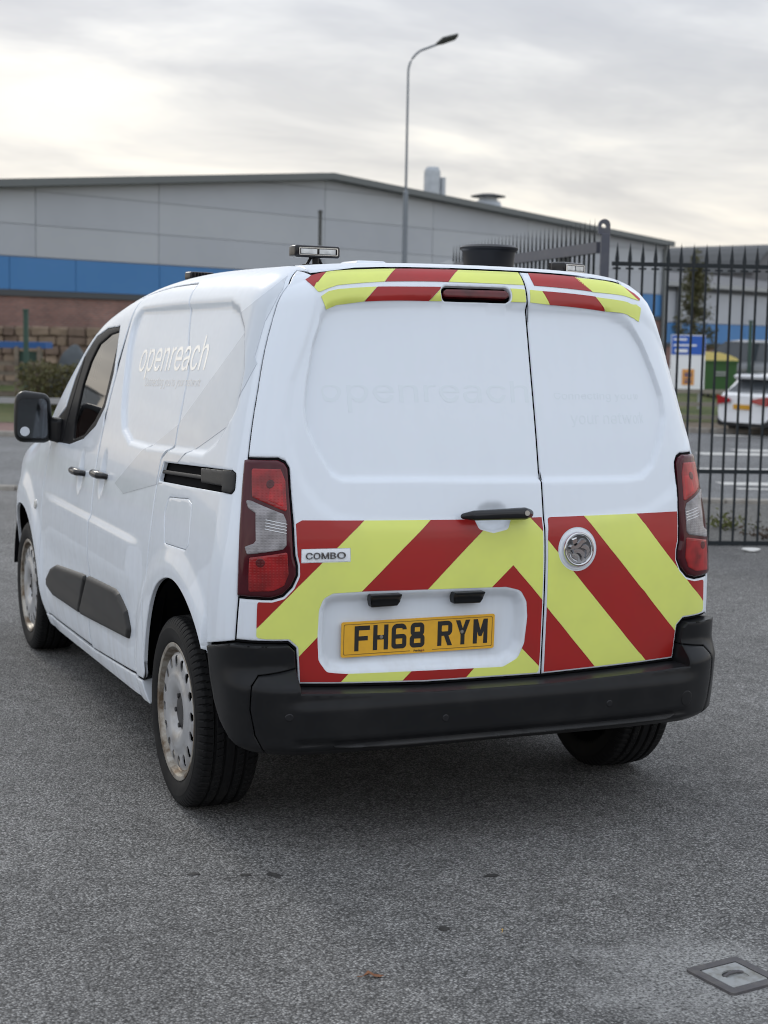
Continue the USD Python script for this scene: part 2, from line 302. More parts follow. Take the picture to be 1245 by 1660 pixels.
# plan outlines on the skin, (along the wall, height) in metres
UV = {
    'rear_recess': [(-0.537, 1.767), (-0.516, 1.780), (-0.467, 1.784), (-0.359, 1.782), (-0.147, 1.784), (0.214, 1.777), (0.464, 1.780), (0.523, 1.772), (0.544, 1.764), (0.602, 1.754), (0.651, 1.732), (0.693, 1.702), (0.709, 1.674), (0.723, 1.641), (0.746, 1.565), (0.766, 1.400), (0.753, 1.335), (0.731, 1.308), (0.694, 1.254), (0.626, 1.177), (0.557, 1.142), (0.507, 1.137), (0.163, 1.139), (-0.220, 1.148), (-0.475, 1.151), (-0.514, 1.153), (-0.542, 1.170), (-0.559, 1.191), (-0.603, 1.234), (-0.659, 1.304), (-0.675, 1.357), (-0.668, 1.476), (-0.661, 1.525), (-0.646, 1.615), (-0.637, 1.652), (-0.627, 1.685), (-0.601, 1.712), (-0.547, 1.752)],
    'rear_crease': [(-0.581, 1.772), (-0.610, 1.755), (-0.635, 1.735), (-0.657, 1.710), (-0.675, 1.680), (-0.693, 1.645), (-0.708, 1.605), (-0.722, 1.560), (-0.744, 1.466), (-0.747, 1.322), (-0.711, 1.230), (-0.666, 1.147), (-0.602, 1.086), (-0.551, 1.061), (-0.534, 1.048), (-0.452, 1.032), (-0.228, 1.023), (0.162, 1.017), (0.393, 1.030), (0.570, 1.045), (0.701, 1.095), (0.763, 1.161), (0.787, 1.182), (0.815, 1.204), (0.836, 1.232), (0.862, 1.259), (0.909, 1.286), (0.930, 1.314), (0.944, 1.398), (0.955, 1.434), (0.965, 1.511), (0.973, 1.548), (0.964, 1.588), (0.929, 1.631), (0.894, 1.700), (0.844, 1.725), (0.796, 1.746), (0.744, 1.764), (0.644, 1.772), (0.549, 1.772), (0.523, 1.769), (0.463, 1.778), (0.329, 1.775), (0.186, 1.774), (-0.147, 1.782), (-0.359, 1.780), (-0.467, 1.782), (-0.536, 1.774)],
    'seamL': [(-1.079, 1.847), (-1.005, 1.789), (-0.982, 1.703), (-0.934, 1.393), (-0.903, 1.198), (-0.878, 1.006), (-0.871, 0.783), (-0.880, 0.659)],
    'seamM': [(0.200, 1.866), (0.169, 1.786), (0.169, 1.559), (0.170, 1.282), (0.168, 1.141), (0.171, 1.009), (0.172, 0.891), (0.170, 0.691), (0.170, 0.507)],
    'lamp': [(-0.915, 1.200), (-0.787, 1.202), (-0.760, 1.193), (-0.744, 1.175), (-0.716, 1.014), (-0.706, 0.916), (-0.697, 0.886), (-0.696, 0.856), (-0.713, 0.823), (-0.740, 0.797), (-0.772, 0.788), (-0.874, 0.790), (-0.875, 0.864), (-0.880, 0.937), (-0.893, 1.052)],
    'lamp_red_hi': [(-0.872, 1.172), (-0.771, 1.173), (-0.751, 1.138), (-0.736, 1.045), (-0.854, 1.088)],
    'lamp_clear': [(-0.874, 1.078), (-0.854, 1.077), (-0.748, 1.040), (-0.737, 1.020), (-0.732, 0.947), (-0.743, 0.935), (-0.846, 0.918), (-0.856, 0.940), (-0.830, 0.951), (-0.824, 0.960), (-0.835, 1.041), (-0.861, 1.055)],
    'lamp_red_lo': [(-0.839, 0.909), (-0.729, 0.927), (-0.723, 0.861), (-0.736, 0.827), (-0.767, 0.811), (-0.836, 0.807)],
    'tapeL': [(-0.680, 1.022), (-0.144, 1.013), (0.168, 1.013), (0.172, 0.999), (0.174, 0.891), (0.168, 0.691), (0.158, 0.516), (0.148, 0.503), (-0.334, 0.511), (-0.666, 0.513), (-0.684, 0.523), (-0.694, 0.615), (-0.699, 0.639), (-0.715, 0.653), (-0.815, 0.666), (-0.812, 0.778), (-0.786, 0.777), (-0.741, 0.788), (-0.713, 0.812), (-0.690, 0.849), (-0.689, 0.890), (-0.701, 0.927), (-0.706, 1.010)],
    'recessP': [(-0.607, 0.747), (-0.591, 0.780), (-0.554, 0.795), (-0.435, 0.798), (0.028, 0.792), (0.079, 0.779), (0.100, 0.744), (0.105, 0.694), (0.098, 0.610), (0.078, 0.564), (0.028, 0.539), (-0.507, 0.549), (-0.572, 0.557), (-0.606, 0.593), (-0.611, 0.670)],
    'tapeR': [(0.182, 1.012), (0.747, 1.015), (0.741, 0.971), (0.738, 0.925), (0.725, 0.897), (0.714, 0.866), (0.721, 0.831), (0.746, 0.798), (0.787, 0.782), (0.840, 0.774), (0.843, 0.720), (0.848, 0.666), (0.810, 0.661), (0.746, 0.657), (0.725, 0.631), (0.716, 0.527), (0.694, 0.512), (0.455, 0.510), (0.198, 0.504), (0.175, 0.507), (0.167, 0.520), (0.168, 0.731), (0.172, 0.860)],
    'Ll': [(-0.411, 1.052), (-0.455, 1.013), (-0.498, 0.975), (-0.540, 0.937), (-0.591, 0.898), (-0.642, 0.860), (-0.689, 0.822), (-0.731, 0.783), (-0.769, 0.744), (-0.806, 0.703), (-0.843, 0.662)],
    'L2': [(-0.192, 1.047), (-0.237, 1.008), (-0.281, 0.969), (-0.324, 0.931), (-0.366, 0.892), (-0.407, 0.853), (-0.447, 0.815), (-0.487, 0.776), (-0.526, 0.737), (-0.570, 0.698), (-0.620, 0.660), (-0.668, 0.621), (-0.712, 0.582), (-0.752, 0.543), (-0.789, 0.503)],
    'L3': [(0.022, 1.042), (-0.024, 1.002), (-0.068, 0.963), (-0.112, 0.924), (-0.154, 0.885), (-0.196, 0.845), (-0.236, 0.806), (-0.277, 0.767), (-0.317, 0.728), (-0.356, 0.689), (-0.395, 0.650), (-0.434, 0.611), (-0.472, 0.572), (-0.510, 0.533), (-0.548, 0.494)],
    'L4': [(0.252, 1.036), (0.204, 0.996), (0.157, 0.956), (0.111, 0.916), (0.066, 0.876), (0.023, 0.837), (-0.021, 0.797), (-0.063, 0.757), (-0.105, 0.718), (-0.147, 0.678), (-0.188, 0.639), (-0.229, 0.600), (-0.270, 0.561), (-0.311, 0.522), (-0.351, 0.483)],
    'L5': [(0.420, 1.031), (0.374, 0.991), (0.330, 0.950), (0.287, 0.910), (0.246, 0.869), (0.205, 0.829), (0.166, 0.789), (0.126, 0.748), (0.088, 0.708), (0.049, 0.668), (0.011, 0.627), (-0.027, 0.587), (-0.065, 0.548), (-0.103, 0.508), (-0.140, 0.468)],
    'L4r': [(-0.108, 1.045), (-0.073, 1.004), (-0.036, 0.962), (0.001, 0.920), (0.040, 0.877), (0.079, 0.834), (0.120, 0.791), (0.161, 0.746), (0.203, 0.702), (0.246, 0.657), (0.289, 0.611), (0.333, 0.565), (0.377, 0.518), (0.422, 0.471), (0.468, 0.423)],
    'L5r': [(-0.371, 1.051), (-0.332, 1.010), (-0.292, 0.970), (-0.251, 0.928), (-0.209, 0.887), (-0.166, 0.844), (-0.123, 0.801), (-0.078, 0.758), (-0.032, 0.714), (0.014, 0.670), (0.060, 0.625), (0.107, 0.579), (0.155, 0.533), (0.203, 0.487), (0.252, 0.440)],
    'M3': [(0.094, 1.040), (0.132, 0.998), (0.171, 0.955), (0.211, 0.913), (0.252, 0.869), (0.295, 0.825), (0.339, 0.780), (0.383, 0.735), (0.429, 0.689), (0.476, 0.643), (0.524, 0.595), (0.579, 0.547), (0.644, 0.499), (0.705, 0.450), (0.762, 0.399)],
    'N0': [(-0.104, 1.045), (-0.070, 1.004), (-0.035, 0.962), (0.001, 0.920), (0.039, 0.877), (0.077, 0.834), (0.116, 0.791), (0.156, 0.747), (0.196, 0.702), (0.238, 0.657), (0.279, 0.611), (0.322, 0.565), (0.364, 0.519), (0.408, 0.472), (0.452, 0.424)],
    'N1': [(0.091, 1.040), (0.127, 0.998), (0.163, 0.956), (0.201, 0.913), (0.240, 0.870), (0.280, 0.826), (0.321, 0.781), (0.363, 0.736), (0.406, 0.690), (0.450, 0.644), (0.494, 0.597), (0.540, 0.550), (0.598, 0.502), (0.659, 0.453), (0.717, 0.403)],
    'N2': [(0.297, 1.035), (0.333, 0.992), (0.370, 0.949), (0.409, 0.905), (0.450, 0.861), (0.491, 0.816), (0.534, 0.770), (0.586, 0.724), (0.644, 0.677), (0.700, 0.629), (0.750, 0.580), (0.801, 0.530), (0.903, 0.465)],
    'N3': [(0.505, 1.029), (0.542, 0.985), (0.590, 0.941), (0.640, 0.896), (0.690, 0.850), (0.736, 0.804), (0.781, 0.756), (0.839, 0.705)],
    't1_redtip': [(-0.846, 1.843), (-0.725, 1.859), (-0.538, 1.866), (-0.500, 1.865), (-0.542, 1.837), (-0.608, 1.827), (-0.701, 1.836)],
    't1_yel1': [(-0.500, 1.865), (-0.476, 1.863), (-0.425, 1.863), (-0.265, 1.866), (-0.327, 1.824), (-0.485, 1.822), (-0.542, 1.814), (-0.608, 1.827), (-0.542, 1.837)],
    't1_red': [(-0.265, 1.866), (-0.239, 1.866), (-0.047, 1.866), (-0.107, 1.824), (-0.327, 1.824)],
    't1_yel2': [(-0.047, 1.866), (-0.018, 1.866), (0.192, 1.866), (0.176, 1.841), (0.167, 1.823), (-0.107, 1.824)],
    't2_yel1': [(-0.543, 1.806), (-0.516, 1.813), (-0.487, 1.815), (-0.354, 1.815), (-0.401, 1.791), (-0.492, 1.789), (-0.528, 1.783)],
    't2_red': [(-0.354, 1.815), (-0.244, 1.814), (-0.131, 1.814), (-0.180, 1.790), (-0.401, 1.791)],
    't2_yel2': [(-0.131, 1.814), (0.121, 1.815), (0.168, 1.814), (0.162, 1.791), (-0.180, 1.790)],
    'brake': [(-0.118, 1.812), (0.093, 1.812), (0.107, 1.807), (0.104, 1.799), (0.090, 1.795), (-0.123, 1.796), (-0.135, 1.800), (-0.133, 1.807)],
    't1r_red': [(0.200, 1.864), (0.287, 1.863), (0.377, 1.864), (0.388, 1.846), (0.403, 1.832), (0.421, 1.821), (0.201, 1.823), (0.197, 1.840)],
    't1r_yel': [(0.377, 1.864), (0.511, 1.866), (1.394, 1.860), (1.039, 1.847), (1.065, 1.816), (1.055, 1.801), (1.050, 1.783), (1.041, 1.766), (0.899, 1.784), (0.806, 1.803), (0.699, 1.816), (0.525, 1.822), (0.421, 1.821), (0.403, 1.832), (0.388, 1.846)],
    't1r_tip': [(1.055, 1.801), (1.042, 1.782), (1.034, 1.766), (1.041, 1.765), (1.050, 1.783)],
    't2r_yel1': [(0.181, 1.814), (0.226, 1.813), (0.251, 1.789), (0.177, 1.791)],
    't2r_red': [(0.226, 1.813), (0.427, 1.812), (0.465, 1.788), (0.251, 1.789)],
    't2r_yel2': [(0.427, 1.812), (0.521, 1.813), (0.712, 1.802), (0.792, 1.788), (0.707, 1.785), (0.635, 1.779), (0.531, 1.788), (0.465, 1.788)],
    'seamB': [(-2.644, 1.606), (-2.651, 1.431), (-2.671, 1.224), (-2.679, 1.024), (-2.657, 0.851), (-2.661, 0.674), (-2.671, 0.418), (-2.708, 0.287)],
    'seamS': [(-1.898, 1.780), (-1.663, 1.465), (-1.619, 1.193), (-1.714, 1.143), (-1.716, 1.018), (-1.713, 0.868), (-1.730, 0.691), (-1.732, 0.492), (-1.732, 0.376), (-1.788, 0.353)],
    'doorbot': [(-3.866, 0.203), (-2.708, 0.287), (-1.791, 0.348)],
    'window': [(-2.805, 1.653), (-2.912, 1.641), (-3.030, 1.609), (-3.230, 1.519), (-3.256, 1.494), (-3.330, 1.438), (-3.356, 1.410), (-3.417, 1.349), (-3.481, 1.228), (-3.551, 1.190), (-3.698, 1.113), (-3.656, 1.093), (-3.615, 1.069), (-3.433, 1.079), (-3.258, 1.084), (-2.996, 1.126), (-2.812, 1.191), (-2.716, 1.272), (-2.705, 1.355), (-2.702, 1.413), (-2.749, 1.542), (-2.785, 1.619)],
    'glass': [(-2.788, 1.630), (-2.872, 1.622), (-2.959, 1.602), (-3.120, 1.531), (-3.201, 1.454), (-3.242, 1.360), (-3.241, 1.290), (-3.242, 1.253), (-3.249, 1.179), (-3.213, 1.109), (-3.011, 1.143), (-2.866, 1.211), (-2.771, 1.282), (-2.768, 1.338), (-2.769, 1.427), (-2.778, 1.555)],
    'side_recess': [(-2.521, 1.696), (-2.591, 1.669), (-2.580, 1.637), (-2.561, 1.563), (-2.479, 1.380), (-2.417, 1.286), (-2.345, 1.218), (-2.200, 1.176), (-1.973, 1.175), (-1.241, 1.206), (-1.133, 1.250), (-1.076, 1.311), (-1.044, 1.351), (-1.064, 1.489), (-1.091, 1.549), (-1.121, 1.605), (-1.138, 1.630), (-1.172, 1.650), (-1.245, 1.686), (-1.357, 1.703)],
    'rail': [(-1.671, 1.130), (-1.177, 1.153), (-0.963, 1.161), (-0.941, 1.153), (-0.932, 1.105), (-0.943, 1.093), (-0.991, 1.094), (-1.133, 1.089), (-1.695, 1.066)],
    'rail_cover': [(-1.224, 1.148), (-0.963, 1.161), (-0.941, 1.153), (-0.932, 1.105), (-0.943, 1.093), (-1.000, 1.094), (-1.003, 1.111), (-1.198, 1.105)],
    'flap': [(-1.537, 1.023), (-1.317, 1.040), (-1.261, 1.027), (-1.245, 0.950), (-1.239, 0.898), (-1.266, 0.881), (-1.521, 0.870), (-1.540, 0.920), (-1.562, 0.970)],
    'trimF': [(-3.354, 0.538), (-3.012, 0.563), (-2.700, 0.585), (-2.783, 0.503), (-2.824, 0.431), (-2.806, 0.408), (-3.394, 0.392), (-3.546, 0.411), (-3.562, 0.452), (-3.475, 0.507)],
    'trimS': [(-2.676, 0.588), (-2.193, 0.610), (-2.133, 0.601), (-2.019, 0.554), (-1.969, 0.494), (-1.985, 0.454), (-2.795, 0.407), (-2.811, 0.433), (-2.772, 0.499)],
    'wedge': [(-1.140, 1.648), (-1.198, 1.599), (-1.326, 1.482), (-1.398, 1.420), (-1.435, 1.391), (-1.636, 1.266), (-2.004, 1.144), (-2.323, 0.999), (-2.166, 0.974), (-1.658, 1.060), (-1.437, 1.179), (-1.256, 1.237), (-1.101, 1.291), (-1.062, 1.336), (-1.046, 1.358), (-1.034, 1.380), (-1.011, 1.433), (-0.980, 1.533), (-1.066, 1.605), (-1.099, 1.626)],
    'wedge2': [(-1.069, 1.834), (-1.056, 1.810), (-1.054, 1.789), (-1.059, 1.768), (-1.072, 1.748), (-1.092, 1.730), (-1.123, 1.713), (-1.218, 1.685), (-1.164, 1.649), (-1.138, 1.630), (-1.096, 1.605), (-1.062, 1.580), (-1.006, 1.525), (-1.013, 1.618), (-1.023, 1.691), (-1.009, 1.735), (-1.005, 1.755), (-1.010, 1.774), (-1.040, 1.812)],
    'handleF': [(-2.941, 0.989)],
    'handleS': [(-2.545, 1.011)],
    'repeater': [(-3.844, 0.759)],
    'textS': [(-2.367, 1.450), (-1.480, 1.499)],
    'textS2': [(-2.217, 1.377), (-1.484, 1.406)],
    'textR': [(-0.566, 1.382), (0.151, 1.390)],
    'textR2': [(0.201, 1.370), (0.642, 1.370)],
    'bumpTL': [(-1.018, 0.620), (-0.880, 0.654), (-0.715, 0.645), (-0.699, 0.625), (-0.689, 0.519), (-0.240, 0.499), (0.168, 0.497), (0.718, 0.506), (0.724, 0.616), (0.747, 0.650), (0.904, 0.638)],
    'sensors': [(-0.735, 0.444), (-0.211, 0.413), (0.371, 0.414), (0.708, 0.404)],
    'bumplow': [(-0.834, 0.302), (-0.642, 0.299), (0.007, 0.307), (0.714, 0.300), (0.895, 0.287)],
    'slot': [(-0.540, 0.339), (0.005, 0.340), (0.724, 0.332)],
    'tyrehandle': [(-0.126, 1.022), (0.100, 1.024)],
    'badge': [(0.286, 0.906)],
    'modelplate': [(-0.677, 0.934), (-0.501, 0.932), (-0.501, 0.895), (-0.678, 0.897)],
    'scoop': [(-0.079, 1.019), (-0.067, 1.053), (-0.034, 1.066), (0.014, 1.065), (0.039, 1.047), (0.046, 1.012), (0.032, 0.981), (-0.017, 0.971), (-0.064, 0.984)],
    'lic1': [(-0.441, 0.792), (-0.338, 0.792), (-0.335, 0.765), (-0.345, 0.752), (-0.430, 0.750)],
    'lic2': [(-0.162, 0.788), (-0.055, 0.787), (-0.052, 0.762), (-0.062, 0.748), (-0.153, 0.749)],
    'plate': [(-0.524, 0.709), (-0.002, 0.704), (0.007, 0.591), (-0.518, 0.594)],
}
# ------------------------------------------------------------------ the setting. Street frame: a runs along the road to the right, d across it, away from the yard
HX, HY = np.array([math.cos(YAW), -math.sin(YAW)]), np.array([math.sin(YAW), math.cos(YAW)])
ORG = EYE[:2]
def G(a, d, z=0.0):
    p = ORG + a * HX + d * HY
    return np.array([p[0], p[1], z])
RZ = -YAW            # rotation that turns x into the street's direction
def hgt(d): return np.interp(d, [-900, 13, 33, 36.5, 47, 900], [0, 0, -.5, -.5, .05, .05])

def strip(name, d0, d1, mat, lift=0.0, a0=-260, a1=260, step=None, kind='structure', skew=0.0, wob=0.0, **kw):
    ds = np.unique(np.r_[np.arange(d0, d1, step or max((d1 - d0) / 8, .5)), d1, [x for x in (13, 33, 36.5, 47) if d0 < x < d1]])
    as_ = np.linspace(a0, a1, 90)
    v, f = [], []
    for i, d in enumerate(ds):
        for a in as_:
            w = wob * (meshkit.noise(np.array([a * 1.7, d * 3.1, 4.2])) - .5) if wob and i in (0, len(ds) - 1) else 0
            dd = d + skew * a + w
            v.append(G(a, dd, hgt(dd) + lift))
    n = len(as_)
    for i in range(len(ds) - 1):
        for j in range(n - 1):
            q = i * n + j; f += [[q, q + 1, q + n + 1], [q, q + n + 1, q + n]]
    return obj(name, trimesh.Trimesh(v, f, process=False), mat, None, smooth=True, kind=kind, **kw)

def asphalt(name, dark, light, grain=125.0, dust=False, wet=0.0):
    nodes = {'g': ('geometry', {}), 'v': ('voronoi_texture', {'scale': grain, 'randomness': 1.0}), 'v2': ('voronoi_texture', {'scale': grain * .62}),
        'sp': ('separate_color', {}), 'r': ('rgb_ramp', {'ramp': [(0, dark), (.45, tuple(.5 * (a + b) for a, b in zip(dark, light))), (.8, light), (1.0, tuple(c * 1.45 for c in light))]}),
        'edge': ('map_range', {'from_min': .25, 'from_max': .75, 'to_min': 1.10, 'to_max': .40, 'clamp': True}),
        'n': ('noise_texture', {'scale': .55, 'detail': 5.0, 'roughness': .6}), 'nr': ('map_range', {'from_min': .3, 'from_max': .7, 'to_min': .80, 'to_max': 1.22, 'clamp': True}),
        'n3': ('noise_texture', {'scale': 9.0, 'detail': 4.0}), 'n3r': ('map_range', {'from_min': .3, 'from_max': .7, 'to_min': .86, 'to_max': 1.14, 'clamp': True}),
        'm1': ('vector_math', {'math_type': 'scale'}), 'm2': ('vector_math', {'math_type': 'scale'}), 'm3': ('vector_math', {'math_type': 'scale'}),
        'hh': ('math', {'math_type': 'multiply_add', 'value2': .6}), 'b': ('bump', {'strength': 1.0, 'distance': .0042, 'invert': True}),
        'p': ('principled_bsdf', {'roughness': .75, 'specular_ior_level': .3})}
    links = [('g.position', 'v.vector'), ('g.position', 'v2.vector'), ('v.color', 'sp.color'), ('sp.r', 'r.fac'), ('v.distance', 'edge.value'), ('g.position', 'n.vector'), ('n.fac', 'nr.value'), ('g.position', 'n3.vector'), ('n3.fac', 'n3r.value'),
        ('r.color', 'm1.vector1'), ('edge.result', 'm1.scale'), ('m1.vector', 'm2.vector1'), ('nr.result', 'm2.scale'), ('m2.vector', 'm3.vector1'), ('n3r.result', 'm3.scale'),
        ('v2.distance', 'hh.value1'), ('v.distance', 'hh.value3'), ('hh.value', 'b.height'), ('b.normal', 'p.normal')]
    out = 'm3.vector'
    if dust:
        # pale cement dust round the access cover, and a few dark oil drips
        nodes.update({'dv': ('vector_math', {'math_type': 'distance', 'vector2': dust}), 'dn': ('noise_texture', {'scale': 5.0, 'detail': 6.0, 'roughness': .7}), 'dd': ('math', {'math_type': 'multiply_add', 'value2': .9}),
            'dr': ('map_range', {'from_min': .52, 'from_max': .82, 'to_min': .85, 'to_max': 0.0, 'clamp': True}), 'dn2': ('noise_texture', {'scale': 110.0, 'detail': 3.0}), 'dk': ('math', {'math_type': 'multiply'}), 'dn3': ('map_range', {'from_min': .38, 'from_max': .60, 'to_min': .0, 'to_max': 1.0, 'clamp': True}), 'dx': ('mix_color', {'b': (.47, .465, .45)})})
        links += [('g.position', 'dv.vector1'), ('g.position', 'dn.vector'), ('dn.fac', 'dd.value1'), ('dv.value', 'dd.value3'), ('dd.value', 'dr.value'), ('g.position', 'dn2.vector'), ('dr.result', 'dk.value1'), ('dn2.fac', 'dn3.value'), ('dn3.result', 'dk.value2'), ('dk.value', 'dx.fac'), (out, 'dx.a')]
        out = 'dx.result'
    links.append((out, 'p.base_color'))
    return material(name, nodes, links)
asphalt('yard_asphalt', (.105, .103, .100), (.300, .294, .285), 160.0, dust=(-.02, -1.14, 0))
asphalt('road_asphalt', (.12, .123, .127), (.25, .255, .26), 90.0)
asphalt('path_asphalt', (.09, .088, .083), (.21, .205, .19), 90.0)
pm('white_line', (.62, .61, .58), .7, vary=(14, (.22, .22, .215), .50, .72, 6.0), coord='object')
pm('kerb_stone', (.30, .28, .25), .85, vary=(6, (.20, .18, .155), .4, .7), bump=(40, .002))
pm('block_paving', (.23, .13, .11), .9, vary=(9, (.15, .09, .08), .35, .7), bump=(60, .003))
pm('dirt', (.13, .10, .07), .95, vary=(5, (.20, .165, .12), .4, .7))
material('turf', {'g': ('geometry', {}), 'n': ('noise_texture', {'scale': .7, 'detail': 6.0}), 'n2': ('noise_texture', {'scale': 14.0, 'detail': 5.0}), 'a': ('math', {'math_type': 'multiply_add', 'value2': .5}),
    'r': ('rgb_ramp', {'ramp': [(.45, (.030, .052, .012)), (.70, (.075, .095, .022)), (.95, (.13, .125, .045))]}), 'b': ('bump', {'distance': .05}), 'p': ('principled_bsdf', {'roughness': .9})},
    [('g.position', 'n.vector'), ('g.position', 'n2.vector'), ('n2.fac', 'a.value1'), ('n.fac', 'a.value3'), ('a.value', 'r.fac'), ('r.color', 'p.base_color'), ('n2.fac', 'b.height'), ('b.normal', 'p.normal')])
pm('cladding', (.355, .375, .405), .42, vary=(.25, (.325, .345, .375), .4, .65))
pm('cladding_low', (.37, .39, .415), .42, vary=(.25, (.34, .36, .385), .4, .65))
pm('blue_cladding', (.036, .155, .36), .45, vary=(.3, (.045, .17, .38), .4, .7))
pm('joint_grey', (.24, .255, .275), .6)
pm('roof_trim', (.105, .115, .115), .5)
pm('dark_flashing', (.05, .055, .06), .6)
pm('roof_sheet', (.095, .097, .105), .6, vary=(.5, (.115, .115, .12), .4, .7))
pm('galvanised', (.40, .43, .46), .42, .6, vary=(3, (.33, .36, .39), .4, .7))
pm('lamp_grey', (.17, .19, .21), .5, .3)
pm('lamp_dark', (.045, .048, .045), .5)
pm('fence_black', (.020, .024, .027), .5, spec=.2, vary=(20, (.04, .03, .025), .6, .85))
pm('gate_steel', (.062, .066, .085), .40, coat=.2, vary=(12, (.09, .09, .10), .5, .8))
pm('green_post', (.025, .06, .045), .5)
pm('hedge_leaf', (.060, .062, .018), .8, vary=(8, (.105, .085, .03), .35, .7))
pm('twig_brown', (.085, .06, .042), .85)
pm('bark', (.065, .052, .042), .9)
pm('young_leaf', (.050, .058, .018), .7, vary=(5, (.095, .080, .028), .35, .7))
pm('stone_tan', (.235, .175, .125), .9, vary=(2, (.17, .125, .09), .4, .7), bump=(20, .01))
pm('stone_dark', (.17, .12, .09), .9, vary=(2, (.12, .085, .065), .4, .7), bump=(20, .01))
pm('pallet_wood', (.19, .155, .12), .85, vary=(6, (.12, .10, .08), .4, .7))
pm('blue_paint', (.02, .085, .25), .5)
pm('tarpaulin', (.045, .055, .062), .6, bump=(5, .02))
pm('rail_metal', (.30, .31, .31), .5, .3)
pm('timber_rail', (.22, .20, .165), .85)
pm('sign_white', (.74, .75, .77), .45)
pm('sign_blue', (.022, .10, .43), .4)
pm('sign_orange', (.66, .30, .07), .5)
pm('sign_ink', (.03, .05, .16), .5)
pm('bin_green', (.028, .085, .022), .5)
pm('bin_yellow', (.62, .50, .17), .5)
pm('car_white', (.80, .81, .83), .2, coat=.8)
pm('car_silver', (.34, .38, .43), .25, .5, coat=.8)
pm('car_grey', (.16, .165, .17), .25, .5, coat=.8)
pm('car_glass', (.03, .036, .042), .06, coat=.5)
pm('car_lamp', (.26, .010, .012), .15, coat=.8)
pm('car_black', (.014, .014, .015), .55)
pm('plate_amber', (.55, .28, .02), .4)
pm('leaf_brown', (.24, .10, .042), .7, vary=(60, (.15, .06, .03), .4, .7))
pm('leaf_yellow', (.55, .34, .09), .7)
pm('litter_white', (.70, .69, .66), .8)
pm('oil_stain', (.022, .021, .021), .55, vary=(40, (.05, .048, .046), .4, .7))
pm('cover_iron', (.10, .095, .10), .50, .5, vary=(30, (.15, .14, .135), .45, .75), bump=(220, .0006))
pm('cover_dusty', (.36, .37, .37), .65, .15, vary=(26, (.20, .19, .165), .45, .72, 6.0), bump=(120, .0008))
pm('weed', (.09, .10, .02), .8)
def brickwork(name, c1, c2, mortar):
    material(name, {'g': ('texture_coordinate', {}), 'sep': ('separate_xyz', {}), 'cb': ('combine_xyz', {}), 'b': ('brick_texture', {'color1': c1, 'color2': c2, 'mortar': mortar, 'scale': 1.0, 'mortar_size': .010, 'brick_width': .225, 'row_height': .075, 'bias': -.1}),
        'n': ('noise_texture', {'scale': .8, 'detail': 5.0}), 'nr': ('map_range', {'from_min': .3, 'from_max': .7, 'to_min': .75, 'to_max': 1.25, 'clamp': True}), 'm': ('vector_math', {'math_type': 'scale'}), 'p': ('principled_bsdf', {'roughness': .9})},
        [('g.object', 'sep.vector'), ('sep.x', 'cb.x'), ('sep.z', 'cb.y'), ('cb.vector', 'b.vector'), ('g.object', 'n.vector'), ('n.fac', 'nr.value'), ('b.color', 'm.vector1'), ('nr.result', 'm.scale'), ('m.vector', 'p.base_color')])
brickwork('brick_wall', (.245, .115, .095), (.17, .085, .075), (.20, .17, .15))

# ground sheet out to the horizon, then road, kerbs, paths, banks
strip('ground', -120, 600, 'yard_asphalt', -.012, -420, 420, 6)
yard = strip('yard', -12, 16.2, 'yard_asphalt', 0.0, -40, 60, .7)
strip('footpath', 12.35, 16.2, 'path_asphalt', .006, 1.75, 60, .5)
for i in range(64):     # kerb stones along the near side of the road
    a0 = -22 + i * .93
    m = rbox((.915, .15, .12), .015); m.apply_transform(trimesh.transformations.rotation_matrix(RZ, [0, 0, 1])); m.apply_translation(G(a0, 16.34, hgt(16.34) - .01))
    if i == 0:
        nk = thing('kerb', 'pale kerb along the near side of the road beyond the yard', 'kerb')
    obj('kerb_stone', m, 'kerb_stone', nk)
strip('road', 16.45, 33.0, 'road_asphalt', .004, -200, 200, 1.0)
strip('road_far', 33.0, 36.6, 'road_asphalt', .004, 0, 200, .5)
for (d0, d1, a0, a1, sk) in ((19.2, 19.75, 4.2, 30, .01), (18.4, 18.62, 4.2, 30, .01), (22.7, 23.05, 4.5, 24, .0), (27.3, 28.2, 5.6, 8.7, .02), (28.9, 29.8, 6.6, 10.0, .02), (27.6, 28.1, 9.1, 12.0, .0), (35.6, 36.0, 7.5, 60, .0)):
    ob = strip('road_marking', d0, d1, 'white_line', .009, a0, a1, .3, skew=sk)
fk = thing('kerb', 'pale kerb at the far side of the road', 'kerb')
for i in range(46):
    left = i < 16; a0 = (-26 + i * 1.25) if left else (7.0 + (i - 16) * 1.25); dd = 29.6 if left else 36.75
    m = rbox((1.235, .16, .26), .015); m.apply_transform(trimesh.transformations.rotation_matrix(RZ, [0, 0, 1])); m.apply_translation(G(a0, dd, hgt(dd) - .02))
    obj('kerb_stone', m, 'kerb_stone', fk)
strip('pavement', 29.7, 34.3, 'block_paving', .09, -200, -5.5, .6)
strip('pavement', 36.85, 38.6, 'dirt', .06, 5, 120, .4)
strip('grass_bank', 34.2, 60, 'turf', .10, -200, -3, .8, kind='stuff', label='rough green grass bank beyond the paved path on the left', category='grass')
strip('grass_bank', 38.5, 60, 'turf', .06, 4, 120, .8, kind='stuff', label='green grass bank behind the knee rails on the right', category='grass')

# ---- grey warehouse: wall frame s along the wall, z up
WA = math.atan2(.7289686, .6845471)        # its wall turns away from the street by this much
W0 = G(-12.307, 50.0)
wd2 = math.cos(WA) * HX + math.sin(WA) * HY
wn2 = np.array([wd2[1], -wd2[0]])          # outward, towards the road
WRZ = math.atan2(wd2[1], wd2[0])
def wall_thing(name, label, P0, group=None):
    return thing(name, label, 'warehouse', (P0[0], P0[1], 0), WRZ, group)
wh = wall_thing('warehouse', 'long grey clad warehouse with a blue band, brick base and low gable roof', W0)
